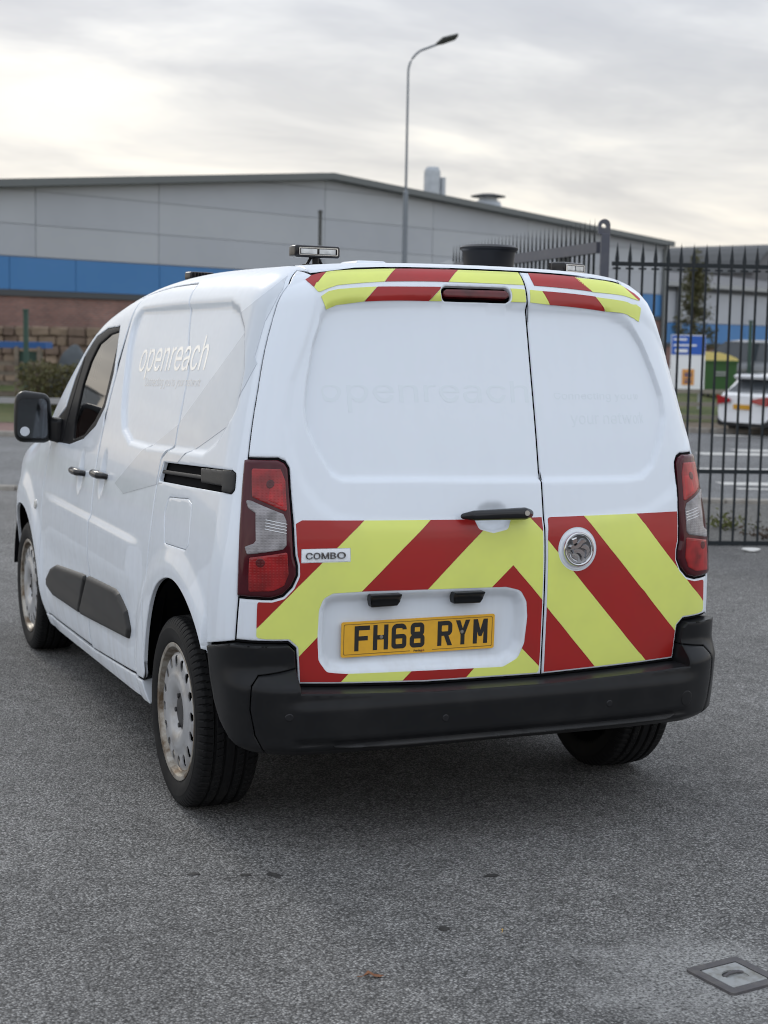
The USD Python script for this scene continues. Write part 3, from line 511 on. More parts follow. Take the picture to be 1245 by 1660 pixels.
# local axes of the thing: x along the wall, y inwards, z up
roofline = [(-11, 5.25), (0, 6.33), (14.5, 7.80), (38.1, 6.56)]
rz_at = lambda s: np.interp(s, [p[0] for p in roofline], [p[1] for p in roofline])
def slab(poly, depth, y_front, mat, name, parent, **kw):
    m = prism(poly, depth); v = np.array(m.vertices); m.vertices = np.c_[v[:, 0], y_front + v[:, 2], v[:, 1]]; m.fix_normals()
    return obj(name, m, mat, parent, smooth=False, **kw)
gable = Polygon([(-11, 3.95)] + roofline + [(38.1, 3.95)])
cols = [-11, -5, 1.35, 6.37, 14.38, 20.6, 26.9, 32.6, 37.75]
rows = [3.98, 5.0, 6.08, 7.2, 8.3]
back = slab(Polygon([(-11, -.6)] + [(s, z - .15) for s, z in roofline] + [(37.7, -.6)]), 26, .06, 'joint_grey', 'core', wh)
for i in range(len(cols) - 1):
    for j in range(len(rows) - 1):
        c = Polygon([(cols[i] + .012, rows[j] + .008), (cols[i + 1] - .012, rows[j] + .008), (cols[i + 1] - .012, rows[j + 1] - .008), (cols[i] + .012, rows[j + 1] - .008)]).intersection(gable.buffer(-.12, join_style='mitre').union(Polygon([(-11, 3.9), (37.75, 3.9), (37.75, 5), (-11, 5)])))
        for g in getattr(c, 'geoms', [c]):
            if g.geom_type == 'Polygon' and g.area > .05: slab(g, .045, .012 if (i + j) % 3 else .008, 'cladding' if (i * 3 + j) % 2 else 'cladding_low', 'cladding_panel', wh)
bcols = [-11, -5, .35, 2.9, 6.4, 11, 16.5, 22, 27.5, 33, 37.75]
for i in range(len(bcols) - 1):
    slab(Polygon([(bcols[i] + .012, 2.92), (bcols[i + 1] - .012, 2.92), (bcols[i + 1] - .012, 3.955), (bcols[i] + .012, 3.955)]), .10, .004, 'blue_cladding', 'blue_panel', wh)
slab(Polygon([(-11, 2.72), (37.8, 2.72), (37.8, 2.905), (-11, 2.905)]), .16, -.05, 'dark_flashing', 'drip_flashing', wh)
slab(Polygon([(-11, -.6), (37.7, -.6), (37.7, 2.71), (-11, 2.71)]), .12, .02, 'brick_wall', 'brick_base', wh)
trim = Polygon([(s, z) for s, z in roofline] + [(s, z - .24) for s, z in roofline[::-1]])
slab(trim, .5, -.34, 'roof_trim', 'roof_edge', wh)
rf = slab(Polygon([(s, z + .03) for s, z in roofline] + [(s, z - .10) for s, z in roofline[::-1]]), 26, .20, 'roof_sheet', 'roof', wh)
obj('downpipe', tube([(37.6, -.08, -.5), (37.6, -.08, 6.2)], .06), 'roof_trim', wh)
obj('corner_flashing', box((.12, .16, 6.6), (37.82, .02, 2.95)), 'roof_trim', wh)
fl = obj('flue', cat(tube([(22.95, 2.2, 7.0), (22.95, 2.2, 8.72), (22.95, 2.2, 8.92)], [.36, .36, .27], 20)), 'galvanised', rf)
obj('flue_cap', tube([(23.32, 1.9, 7.0), (23.32, 1.9, 8.5)], .12, 12), 'galvanised', fl)
obj('cowl', cat(lathe([(0, 7.2), (.75, 7.2), (.55, 7.75), (.55, 7.78), (0, 7.78)], 20), tube([(.0, 0, 7.7), (0, 0, 8.0)], .42, 16)), 'galvanised', rf)
cw = [c for c in rf.GetChildren() if c.GetName() == 'cowl'][0]
UsdGeom.Xformable(cw).AddTranslateOp().Set(Gf.Vec3d(26.5, 2.0, -.05))
cc = obj('cowl_cap', lathe([(0, 7.98), (.78, 7.98), (.78, 8.02), (.3, 8.12), (0, 8.14)], 20), 'dark_flashing', rf)
UsdGeom.Xformable(cc).AddTranslateOp().Set(Gf.Vec3d(26.5, 2.0, -.05))

# ---- second warehouse on the right
Q0 = G(15.0, 82.0)
w2 = wall_thing('warehouse', 'lower pale warehouse with a dark pitched roof behind the white hatchback', Q0)
for i in range(8):
    s0 = -5.0 + i * 6.0
    slab(Polygon([(s0 + .02, 2.70), (s0 + 5.98, 2.70), (s0 + 5.98, 4.45), (s0 + .02, 4.45)]), .1, .01, 'cladding', 'cladding_panel', w2)
    slab(Polygon([(s0 + .02, 1.64), (s0 + 5.98, 1.64), (s0 + 5.98, 2.67), (s0 + .02, 2.67)]), .1, .006, 'blue_cladding', 'blue_panel', w2)
slab(Polygon([(-5, 1.46), (43, 1.46), (43, 1.63), (-5, 1.63)]), .15, -.05, 'dark_flashing', 'drip_flashing', w2)
slab(Polygon([(-5, -1.2), (43, -1.2), (43, 1.45), (-5, 1.45)]), .12, .02, 'brick_wall', 'brick_base', w2)
obj('gutter', box((48.2, .34, .22), (19.0, -.16, 4.66)), 'rail_metal', w2)
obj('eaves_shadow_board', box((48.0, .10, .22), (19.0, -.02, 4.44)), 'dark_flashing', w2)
obj('downpipe', tube([(.12, -.14, -1), (.12, -.14, 4.6)], .16, 8), 'rail_metal', w2)
obj('core', box((47.6, 20, 5.2), (19.0, 10.2, 1.8)), 'dark_flashing', w2)
def sheet3(pts, th=.12):
    v = np.array(pts, float); n = np.cross(v[1] - v[0], v[2] - v[0]); n /= np.linalg.norm(n)
    a = np.vstack([v, v - n * th]); k = len(v); m = to_tri(manifold3d.Manifold.hull_points(a)); return m
obj('roof', sheet3([(-5, -.2, 4.74), (43, -.2, 4.74), (43, 12, 6.25), (-5, 12, 6.25)]), 'roof_sheet', w2)
obj('roof', sheet3([(-5, 12, 6.25), (43, 12, 6.25), (43, 24, 4.7), (-5, 24, 4.7)]), 'roof_sheet', w2)
# raised dark roof behind it
Q1 = G(26.5, 110.0)
w3 = thing('barrel_roof_shed', 'dark rounded roof rising behind the lower pale warehouse', 'warehouse', (Q1[0], Q1[1], 0), WRZ)
arcp = [(-2.2, 6.6), (-1.5, 7.35), (-.8, 7.85), (.1, 8.25), (1.3, 8.5), (3.5, 8.7), (24, 8.9), (30, 7), (30, 0), (-2.2, 0)]
slab(Polygon(arcp), 12, 0, 'roof_sheet', 'roof_shell', w3)
slab(Polygon([(-2.4, 6.55), (-1.6, 7.45), (-.9, 7.97), (0, 8.38), (1.2, 8.63), (3.4, 8.83), (24, 9.03), (24, 8.9), (3.5, 8.7), (1.3, 8.5), (.1, 8.25), (-.8, 7.85), (-1.5, 7.35), (-2.2, 6.6)]), 12.4, -.2, 'dark_flashing', 'roof_edge', w3)

# ---- street lamps
def placed(m, a, d, z=None, rz=0.0):
    m = m.copy(); m.apply_transform(trimesh.transformations.rotation_matrix(RZ + rz, [0, 0, 1])); m.apply_translation(G(a, d, hgt(d) if z is None else z)); return m
sl = thing('street_lamp', 'tall slim street lamp with a curved arm in front of the warehouse', 'street lamp', G(.40, 40.0, hgt(40)), RZ)
zb = hgt(40)
obj('pole', tube([(0, 0, 0), (0, 0, 1.2), (0, 0, 1.25), (0, 0, 5.25 - zb), (0, 0, 5.28 - zb)], [.085, .085, .072, .066, .030], 12), 'lamp_grey', sl)
cv = [(0, 0, 5.25 - zb), (0, 0, 8.20 - zb)] + [(.62 * (1 - math.cos(t)), 0, 8.20 - zb + .62 * math.sin(t)) for t in np.linspace(.1, 1.05, 7)] + [(.92, 0, 9.02 - zb - .05)]
obj('arm', tube(cv, [.034] + [.028] * (len(cv) - 1), 10), 'lamp_grey', sl)
lh = rbox((.60, .26, .13), .05); lh.apply_transform(trimesh.transformations.rotation_matrix(-math.radians(17), [0, 1, 0])); lh.apply_translation((1.05, 0, 9.05 - zb))
ld = to_tri(manifold3d.Manifold.batch_hull([manifold3d.Manifold.sphere(r_, 12).translate(p_) for p_, r_ in (((.70, 0, 8.90 - zb), .035), ((.86, -.10, 9.02 - zb), .04), ((.86, .10, 9.02 - zb), .04), ((1.20, -.09, 9.12 - zb), .03), ((1.20, .09, 9.12 - zb), .03), ((.84, 0, 8.94 - zb), .05), ((1.14, 0, 9.03 - zb), .03))]))
obj('lamp_head', ld, 'lamp_dark', sl, smooth=40)
pt = thing('vent_pole', 'short dark bare pole in front of the grey cladding', 'pole', G(-1.66, 38.0, hgt(38)), RZ)
obj('shaft', tube([(0, 0, 0), (0, 0, 4.55 - hgt(38))], .045, 10), 'lamp_dark', pt)
obj('cap', tube([(0, 0, 4.53 - hgt(38)), (0, 0, 4.60 - hgt(38))], .056, 10), 'lamp_dark', pt)

# ---- railings of the yard: right-hand panel and the gate leaf standing open
def spear_bar(x, y, z0, z1, s=.0078):
    top = z1
    return cat(box((2 * s, 2 * s, top - .20 - z0), (x, y, (top - .20 + z0) / 2)),
               trimesh.Trimesh([(x - s, y - s, top - .20), (x + s, y - s, top - .20), (x + s, y + s, top - .20), (x - s, y + s, top - .20), (x - .017, y, top - .135), (x + .017, y, top - .135), (x, y - .008, top - .135), (x, y + .008, top - .135), (x, y, top)],
                               [(0, 1, 6), (1, 5, 6), (1, 2, 5), (2, 7, 5), (2, 3, 7), (3, 4, 7), (3, 0, 4), (0, 6, 4), (4, 6, 8), (6, 5, 8), (5, 7, 8), (7, 4, 8)], process=False),
               box((.058, .02, .014), (x, y, top - .205)))
gp = thing('gate_post', 'square steel gate post with a rounded hinge top beside the open gate', 'gate post', G(1.655, 12.12, 0), RZ)
obj('shaft', rbox((.066, .066, 2.40), .006, (0, 0, 1.20)), 'gate_steel', gp)
hk = prism(Polygon([(-.045, 0), (.045, 0), (.045, .07)] + [(.045 * math.cos(t), .07 + .045 * math.sin(t)) for t in np.linspace(0, PI, 14)]).difference(Point(-.004, .062).buffer(.019)), .05)
v_ = np.array(hk.vertices); hk.vertices = np.c_[v_[:, 0] - .012, v_[:, 2] - .025, v_[:, 1] + 2.395]; hk.fix_normals()
obj('hinge_eye', hk, 'gate_steel', gp)
fence = thing('railing_fence', 'black spear topped steel railings right of the gate post', 'fence', G(1.690, 12.10, 0), RZ + math.atan2(.30, 2.9))
for z_, h_ in ((2.175, .032), (.585, .032), (.02, .035)):
    obj('rail', box((7.2, .012, h_), (3.62, 0, z_)), 'fence_black', fence)
for i in range(70):
    obj('bar', spear_bar(.06 + i * .1005, 0, .0, 2.345), 'fence_black', fence)
leafang = math.atan2(2.2, -.56)
gate = thing('steel_gate', 'open steel gate leaf with spear tops standing left of the gate post', 'gate', G(1.62, 12.2, 0), RZ + leafang)
for z_, h_ in ((2.30, .085), (2.03, .02), (.62, .05), (.12, .05)):
    obj('rail', box((4.0, .045, h_), (2.0, 0, z_)), 'gate_steel', gate)
obj('stile', box((.05, .05, 2.25), (3.98, 0, 1.2)), 'gate_steel', gate)
for i in range(38):
    obj('bar', spear_bar(.10 + i * .103, .0, .12, 2.53), 'fence_black', gate)
for (a, d, w, zt, lb) in ((.61, 16.0, .185, 2.40, 'dark gate post with a pale cap left of the roof vent'), (2.22, 20.0, .14, 2.86, 'far dark post with a square cap seen above the open gate')):
    q = thing('gate_post', lb, 'gate post', G(a, d, hgt(d)), RZ)
    obj('shaft', rbox((w * .80, w * .80, zt), .01, (0, 0, zt / 2)), 'lamp_dark', q)
    obj('cap_block', rbox((w * 1.0, w * 1.0, .17), .015, (0, 0, zt - .10)), 'lamp_dark', q)
    obj('cap', trimesh.Trimesh([(-w * .62, -w * .62, zt), (w * .62, -w * .62, zt), (w * .62, w * .62, zt), (-w * .62, w * .62, zt), (0, 0, zt + .05)], [(0, 1, 4), (1, 2, 4), (2, 3, 4), (3, 0, 4), (0, 2, 1), (0, 3, 2)], process=False), 'rail_metal', q)

# ---- left background
def leaf_cloud(rng, pts, size, flat=.5):
    """Small bent leaf faces at the given points."""
    n = len(pts); v = np.zeros((n, 4, 3)); ax = rng.normal(size=(n, 3)); ax /= np.linalg.norm(ax, axis=1, keepdims=True)
    b = np.cross(ax, rng.normal(size=(n, 3))); b /= np.linalg.norm(b, axis=1, keepdims=True)
    s = size * rng.uniform(.6, 1.4, (n, 1))
    v[:, 0] = pts - ax * s; v[:, 1] = pts + b * s * flat; v[:, 2] = pts + ax * s; v[:, 3] = pts - b * s * flat
    i = np.arange(n)[:, None] * 4
    return trimesh.Trimesh(v.reshape(-1, 3), np.vstack([i + [0, 1, 2], i + [0, 2, 3]]), process=False)
rng = np.random.default_rng(5)
gpst = thing('fence_post', 'tall dark green post in front of the brick wall on the left', 'post', G(-9.2, 40, hgt(40)), RZ)
obj('shaft', box((.11, .11, 2.45), (0, 0, 1.2)), 'green_post', gpst); obj('cap', box((.14, .14, .05), (0, 0, 2.44)), 'green_post', gpst)
hd = thing('hedge', 'low brownish green clipped hedge on the left bank', 'hedge', G(-7.2, 38.4, hgt(38.4) + .08), RZ)
n = 9000; q = rng.uniform([-1.75, -.7, .05], [3.4, .7, 1.28], (n, 3)); keep = (meshkit.fbm(q * 1.8, 3, 2) > .30) & (q[:, 2] < 1.05 + .26 * meshkit.noise(q * [2.2, 2.2, 0], 4)); q = q[keep]
obj('foliage', leaf_cloud(rng, q, .055), 'hedge_leaf', hd, smooth=False, kind='stuff')
tw = cat(*[tube([(x, y, 0), (x + rng.normal(0, .1), y + rng.normal(0, .1), .5), (x + rng.normal(0, .2), y + rng.normal(0, .2), 1.1)], [.016, .011, .004], 4) for x, y in rng.uniform([-1.7, -.6], [3.3, .6], (70, 2))])
obj('twigs', tw, 'twig_brown', hd, smooth=False, kind='stuff')
sw = thing('stone_wall', 'tan rubble stone wall in front of the brick base on the left', 'wall', G(-10.6, 46.2, .05), RZ)
x = -6.0
for r_ in range(6):
    x = -6.0 + .2 * (r_ % 2)
    while x < 7.0:
        w_ = rng.uniform(.28, .56); h_ = .27
        b = rbox((w_ * 1.0, .30, h_ * .98), .045, seg=6); b.vertices += rng.normal(0, .012, b.vertices.shape)
        b.apply_translation((x + w_ / 2, rng.normal(0, .03), .15 + r_ * .28)); obj('stone', b, 'stone_tan' if rng.random() < .62 else 'stone_dark', sw, smooth=False); x += w_ + .03
obj('wall_core', box((13.0, .25, 1.70), (.5, .12, .84)), 'stone_dark', sw)
pr = thing('pallet_rack', 'low timber pallet rack with a blue top rail on the left bank', 'rack', G(-10.2, 41, hgt(41) + .08), RZ)
for z_ in (.02, .30, .56, .82):
    obj('slat', box((2.6, .04, .10), (0, -.35, z_ + .12)), 'pallet_wood', pr); obj('slat', box((2.6, .04, .10), (0, .35, z_ + .12)), 'pallet_wood', pr)
obj('blue_rail', box((2.75, .85, .16), (0, 0, 1.42)), 'blue_paint', pr)
for x_ in (-1.2, -.1, .62, 1.2):
    obj('post', box((.10, .10, 1.36), (x_, -.40, .70)), 'pallet_wood', pr)
obj('side_board', box((.60, .05, .62), (.95, -.30, .95)), 'green_post', pr)
tp = thing('covered_heap', 'pointed heap under a dark tarpaulin left of the van window', 'heap', G(-8.45, 42.4, hgt(42.4) + .08), RZ + .2)
tm_ = lathe([(.95, 0), (.80, .25), (.50, .75), (.28, 1.15), (.10, 1.33), (0, 1.36)], 7); tm_ = tm_.subdivide().subdivide(); tm_.vertices += .07 * (np.stack([meshkit.noise(tm_.vertices * 3, k) for k in range(3)], -1) - .5)
obj('cover', tm_, 'tarpaulin', tp, smooth=50); obj('rope', tube([(.5 * 1.06 * math.cos(t), .5 * 1.06 * math.sin(t), .75) for t in np.linspace(0, 2 * PI, 20)], .015, 5), 'rail_metal', tp)
br = thing('roadside_barrier', 'grey metal barrier rail beside the paved path behind the mirror', 'barrier', G(-14, 34.0, hgt(34) + .09), RZ)
obj('rail', box((15, .06, .13), (2, 0, .50)), 'rail_metal', br)
for i in range(11): obj('post', box((.13, .10, .52), (-5 + i * 1.42, .06, .22)), 'rail_metal', br)

# bare tree further left, seen mirrored in the cab window
def bare_tree(name, label, a, d, h, seed, cat_='tree'):
    r = np.random.default_rng(seed); parts = {'trunk': [], 'crown': []}
    def grow(p, dr, L, rad, lev):
        n_ = 5; pts = [p]; q_ = p.copy(); dv = dr.copy()
        for _ in range(n_):
            dv = dv + r.normal(0, .13, 3) + [0, 0, .05]; dv /= np.linalg.norm(dv); q_ = q_ + dv * L / n_; pts.append(q_)
        (parts['trunk'] if lev == 0 else parts['crown']).append(tube(pts, np.linspace(rad, rad * .55, n_ + 1), 7 if lev < 2 else 4))
        if lev < 4:
            for k in range(4 if lev < 3 else 3):
                t = r.uniform(.45, 1.0); b_ = np.array(pts[min(int(t * n_), n_)]); nd = dv + r.normal(0, .62, 3); nd /= np.linalg.norm(nd)
                grow(b_, nd, L * r.uniform(.52, .72), rad * .5, lev + 1)
    grow(np.zeros(3), np.array([0, 0, 1.0]), h * .36, h * .018, 0)
    t = thing(name, label, cat_, G(a, d, hgt(d)), 0)
    tr = obj('trunk', cat(*parts['trunk']), 'bark', t); obj('branches', cat(*parts['crown']), 'bark', t, kind='stuff')
bare_tree('bare_tree', 'bare winter tree left of the frame, mirrored in the cab window', -17.0, 33.5, 8.5, 3)

# ---- right background
yt = thing('young_tree', 'thin young tree with sparse olive foliage behind the railings', 'tree', G(10.7, 55, .05), 0)
tr = obj('trunk', tube([(0, 0, 0), (.03, 0, 1.5), (-.02, .02, 3.0), (.02, 0, 4.4)], [.07, .06, .04, .012], 7), 'bark', yt)
pts, limbs = [], []
for k in range(46):
    z_ = rng.uniform(1.2, 4.2); an = rng.uniform(0, 2 * PI); L = (1.08 - .19 * z_) * rng.uniform(.55, 1.1) * (.55 if rng.random() < .3 else 1)
    e = np.array([L * math.cos(an), L * math.sin(an), z_ + L * .45]); limbs.append(tube([(0, 0, z_), e], [.018, .005], 4))
    for m_ in range(80):
        t_ = rng.uniform(.35, 1.0); pts.append(np.array([0, 0, z_]) * (1 - t_) + e * t_ + rng.normal(0, .10, 3))
for m_ in range(260): pts.append(np.array([0, 0, rng.uniform(3.3, 4.75)]) + rng.normal(0, .09, 3))
obj('limbs', cat(*limbs), 'bark', yt, kind='stuff'); obj('crown', leaf_cloud(rng, np.array(pts), .06), 'young_leaf', yt, smooth=False, kind='stuff')

sg = thing('sign_board', 'blue and white notice board on posts behind the railings', 'sign', G(8.05, 42, hgt(42) + .06), RZ)
zs = .30 - (hgt(42) + .06)
sb = obj('panel', rbox((.92, .06, 1.52), .01, (0, 0, zs + .76)), 'sign_white', sg)
obj('blue_header', box((.90, .01, .50), (0, -.034, zs + 1.25)), 'sign_blue', sb)
obj('orange_notice', box((.32, .01, .42), (.02, -.034, zs + .40)), 'sign_orange', sb)
for k, (x0, w_, z_, h_) in enumerate(((-.40, .35, 1.40, .05), (-.40, .62, 1.245, .045), (-.36, .34, 1.10, .085))):
    obj('lettering', box((w_, .006, h_), (x0 + w_ / 2, -.041, zs + z_)), 'sign_white', sb)
for k, (z_, h_) in enumerate(((.50, .035), (.44, .05), (.34, .03), (.27, .045))):
    obj('lettering', box((.20, .006, h_), (.02, -.041, zs + z_)), 'sign_ink', sb)
for x_ in (-.36, .36): obj('post', box((.08, .06, zs + .2), (x_, .07, zs / 2)), 'rail_metal', sg)

bn_ = thing('wheeled_bin', 'large green wheeled bin with a cream yellow domed lid', 'bin', G(9.72, 46, hgt(46) + .06), RZ)
bb = to_tri(manifold3d.Manifold.hull_points(np.array([(-.44, -.42, .16), (.38, -.42, .16), (.38, .42, .16), (-.44, .42, .16), (-.50, -.5, 1.04), (.46, -.5, 1.04), (.46, .5, 1.04), (-.50, .5, 1.04)])))
bo = obj('body', bb, 'bin_green', bn_); obj('rim', box((1.02, 1.06, .05), (-.02, 0, 1.04)), 'bin_green', bo)
lp = [(-.53, 1.06), (.50, 1.06), (.42, 1.14), (.20, 1.23), (-.10, 1.30), (-.40, 1.31), (-.53, 1.28)]
lm = prism(Polygon(lp), 1.02); v_ = np.array(lm.vertices); lm.vertices = np.c_[v_[:, 0], v_[:, 2] - .51, v_[:, 1]]; lm.fix_normals()
obj('lid', lm, 'bin_yellow', bn_)
obj('printed_lines', cat(box((.40, .006, .05), (-.02, -.485, .72)), box((.40, .006, .04), (-.02, -.480, .64))), 'rail_metal', bo, kind='stuff')
for x_ in (-.34, .28):
    for y_ in (-.34, .34): obj('castor', tube([(x_ - .03, y_, .09), (x_ + .03, y_, .09)], .085, 14), 'car_black', bn_)
for r_, (d_, lb) in enumerate(((38.8, 'timber knee rail along the far grass'),)):
    kr = thing('knee_rail', 'low timber knee rail fence between the sign and the white car', 'fence', G(5.0, d_, hgt(d_) + .06), RZ)
    for z_ in (.10, .42, .74): obj('rail', box((16, .05, .10), (8.0, 0, z_)), 'timber_rail', kr)
    for i in range(9): obj('post', box((.11, .09, .95), (i * 2.0, .07, .46)), 'timber_rail', kr)
gp2 = thing('fence_post', 'slim dark green post beside the far silver car', 'post', G(10.85, 47, hgt(47)), RZ)
obj('shaft', box((.09, .09, 2.25), (0, 0, 1.1)), 'green_post', gp2); obj('cap', box((.12, .12, .05), (0, 0, 2.24)), 'green_post', gp2)

def car(name, label, a, d, z, heading, paint_, L=4.3, Wd=1.80, H=1.46, plate=True):
    """Hatchback along local +y, rear bumper at y = 0."""
    t = thing(name, label, 'car', G(a, d, z), RZ + heading)
    w = Wd / 2
    st = [(0, .84, .30, .92, .80), (.10, .95, .26, .98, .80), (.5, 1.0, .20, 1.0, .84), (1.6, 1.0, .20, .97, .86), (3.0, 1.0, .20, .93, .86), (3.9, .94, .22, .82, .80), (L, .72, .32, .62, .70)]
    v, nn_ = [], 12
    for y, kw, zb, ztp, tk in st:
        for px_, pz_ in ((-.80, 0), (-.96, .10), (-1.0, .38), (-.985, .62), (-.94, .85), (-tk, 1.0), (tk, 1.0), (.94, .85), (.985, .62), (1.0, .38), (.96, .10), (.80, 0)):
            v.append((px_ * w * kw, y, zb + pz_ * (ztp - zb)))
    f = []
    for i in range(len(st) - 1):
        for j in range(nn_): q = i * nn_ + j; q2 = i * nn_ + (j + 1) % nn_; f += [[q, q2, q2 + nn_], [q, q2 + nn_, q + nn_]]
    for j in range(1, nn_ - 1): f += [[0, j + 1, j], [(len(st) - 1) * nn_, (len(st) - 1) * nn_ + j, (len(st) - 1) * nn_ + j + 1]]
    m = trimesh.Trimesh(v, f, process=False); m.fix_normals()
    b = obj('body', m, paint_, t, smooth=40)
    # glasshouse with roof
    gl = np.array([(-.80 * w, .16, .93), (.80 * w, .16, .93), (-.86 * w, 3.2, .90), (.86 * w, 3.2, .90), (-.64 * w, .62, H - .07), (.64 * w, .62, H - .07), (-.66 * w, 2.35, H - .05), (.66 * w, 2.35, H - .05)])
    obj('glazing', to_tri(manifold3d.Manifold.hull_points(gl)), 'car_glass', t)
    rp = np.array([(sx * k * w, y, zz_) for sx in (-1, 1) for k, y, zz_ in ((.67, .36, H - .13), (.66, .30, H - .07), (.60, .34, H - .03), (.52, 1.2, H), (.52, 2.0, H), (.68, 2.40, H - .07), (.68, 1.2, H - .10))])
    obj('roof', to_tri(manifold3d.Manifold.hull_points(rp)), paint_, b, smooth=40)
    for sx in (-1, 1):
        obj('rear_pillar', to_tri(manifold3d.Manifold.hull_points(np.array([(sx * .845 * w, .18, .92), (sx * .87 * w, .95, .92), (sx * .70 * w, .58, H - .08), (sx * .685 * w, .80, H - .08), (sx * .74 * w, .22, .93), (sx * .60 * w, .55, H - .08)]))), paint_, b)
        obj('tail_lamp', to_tri(manifold3d.Manifold.hull_points(np.array([(sx * .84 * w, -.03, .70), (sx * .36 * w, -.06, .77), (sx * .36 * w, -.06, .84), (sx * .90 * w, -.01, .93), (sx * .97 * w, .30, .88), (sx * .97 * w, .32, .80), (sx * .80 * w, .06, .74), (sx * .93 * w, .28, .80)]))), 'car_lamp', t)
        for y in (.78, L - .85):
            wh_ = obj('wheel', tube([(sx * (w - .20), y, .315), (sx * (w + .005), y, .315)], .315, 28), 'car_black', t)
            obj('rim', tube([(sx * (w - .05), y, .315), (sx * (w + .012), y, .315)], .20, 20), 'galvanised', wh_)
        obj('door_mirror', rbox((.16, .10, .13), .03, (sx * (w + .09), 2.75, .98)), paint_, t)
    obj('lower_bumper', rbox((Wd * .92, .30, .24), .06, (0, .17, .32)), 'car_black', t)
    if plate: obj('number_plate', box((.52, .012, .11), (0, -.022, .66)), 'plate_amber', t)
    obj('rear_wiper', tube([(-.05, .20, .96), (.25, .26, 1.02)], .008, 5), 'car_black', t)
    return t
car('white_hatchback', 'white hatchback with red tail lamps on the road beyond the railings', 8.2, 36.0, hgt(36.0), math.radians(-56), 'car_white', H=1.43)
car('parked_car', 'silver blue car parked between the green bin and the grey car', 12.2, 51.0, .1, math.radians(-62), 'car_silver')
car('parked_car', 'dark grey car at the right edge behind the white hatchback', 12.6, 47.0, .12, math.radians(58), 'car_grey', H=1.62)

# ---- behind the photographer: a brick unit and its yard wall, mirrored in the door mirror and the paint
bu = thing('brick_unit', 'long brick unit behind the photographer, only mirrored in the van', 'building', G(-34, -26, 0), RZ)
obj('wall', box((80, 10, 3.6), (40, -5, 1.8)), 'brick_wall', bu); obj('roof', sheet3([(-.4, .3, 3.6), (80.4, .3, 3.6), (80.4, -10.3, 5.6), (-.4, -10.3, 5.6)], .25), 'roof_sheet', bu)
for i in range(9):
    wq = obj('window', box((2.2, .12, 1.2), (6 + i * 8.4, .02, 1.9)), 'car_glass', bu)
obj('gutter', box((80.6, .2, .18), (40, .3, 3.62)), 'dark_flashing', bu)

# ---- small things on the asphalt
ac = thing('access_cover', 'small square steel access cover in a frame at the lower right', 'access cover', (.050, -1.150, .0), math.radians(8))
fr = prism(rrect0(.172, .172, .010).difference(rrect0(.122, .122, .004)), .007); obj('frame', fr, 'cover_iron', ac)
obj('frame_well', prism(rrect0(.122, .122, .004), .002), 'car_black', ac)
slot_ = Point(0, -.008).buffer(.034).intersection(Polygon([(-.05, .004), (.05, .004), (.05, .05), (-.05, .05)])).buffer(.003)
slot2 = Point(0, -.008).buffer(.030).intersection(Polygon([(-.05, -.022), (.05, -.022), (.05, .004), (-.05, .004)])).buffer(.002)
lid = obj('lid', prism(rrect0(.115, .115, .003).difference(unary_union([slot_, slot2])), .0062), 'cover_dusty', ac)
obj('finger_pocket', prism(slot2.buffer(.001), .0035), 'cover_dusty', lid)
obj('lift_bar', tube([(-.031, .004, .005), (-.016, .005, .0095), (.0, .005, .0105), (.016, .005, .0095), (.031, .004, .005)], .0042, 8), 'cover_iron', lid)
def dead_leaf(name, label, p, size, mat, rz, group=None):
    t = thing(name, label, 'leaf', (p[0], p[1], .001), rz, group)
    out = [(0, 0), (.25, .16), (.5, .20), (.75, .14), (1.0, 0), (.75, -.10), (.5, -.17), (.25, -.13)]
    c = [(.5, 0)] + out; v = np.array([(x * size, y * size, .004 + .012 * math.sin(x * 7) * abs(y) * 8 * size * 10 + .10 * size * (1 - abs(2 * x - 1))) for x, y in c])
    m = trimesh.Trimesh(v, [(0, i, i % 8 + 1) for i in range(1, 9)], process=False); m = m.subdivide()
    obj('blade', m, mat, t, smooth=True); obj('stalk', tube([(0, 0, .004), (-.25 * size, .03 * size, .003)], .0011, 5), mat, t)
dead_leaf('fallen_leaf', 'curled brown fallen leaf on the asphalt at the bottom of the picture', (-.825, -.835), .055, 'leaf_brown', math.radians(-14))
dead_leaf('fallen_leaf', 'tiny yellow fallen leaf on the asphalt behind the van', (-.365, -.69), .022, 'leaf_yellow', math.radians(60))
def blot(label, x, y, w, h, seed, rz=0.0):
    r = np.random.default_rng(seed); t = np.linspace(0, 2 * PI, 26)[:-1]; rad = 1 + .45 * np.sin(t * 2 + r.uniform(0, 6)) * r.uniform(.3, 1) + r.normal(0, .16, 25)
    p = Polygon([(w * a_ * math.cos(b_), h * a_ * math.sin(b_)) for a_, b_ in zip(rad, t)]).buffer(0)
    m = prism(max(getattr(p, 'geoms', [p]), key=lambda g: g.area), .0009); m.apply_transform(trimesh.transformations.rotation_matrix(rz + RZ, [0, 0, 1])); m.apply_translation((x, y, .0012))
    tag(obj('oil_spot', m, 'oil_stain', None, smooth=False), label, 'stain')
blot('larger dark oil spot on the asphalt behind the bumper', -.79, -.06, .022, .018, 1)
blot('small dark oil spot left of the larger one behind the bumper', -.87, -.03, .013, .013, 2)
blot('dark oil spot nearest the rear left tyre', -1.01, .03, .016, .012, 3)
blot('dark oil spot below the round badge, rightmost of its row', -.19, -.28, .022, .012, 4)
blot('small dark oil spot nearest the brown leaf, lowest of all', -.50, -.61, .022, .010, 5)
lt = thing('litter', 'scrap of white litter at the foot of the railings', 'litter', G(2.82, 11.85, .003), RZ)
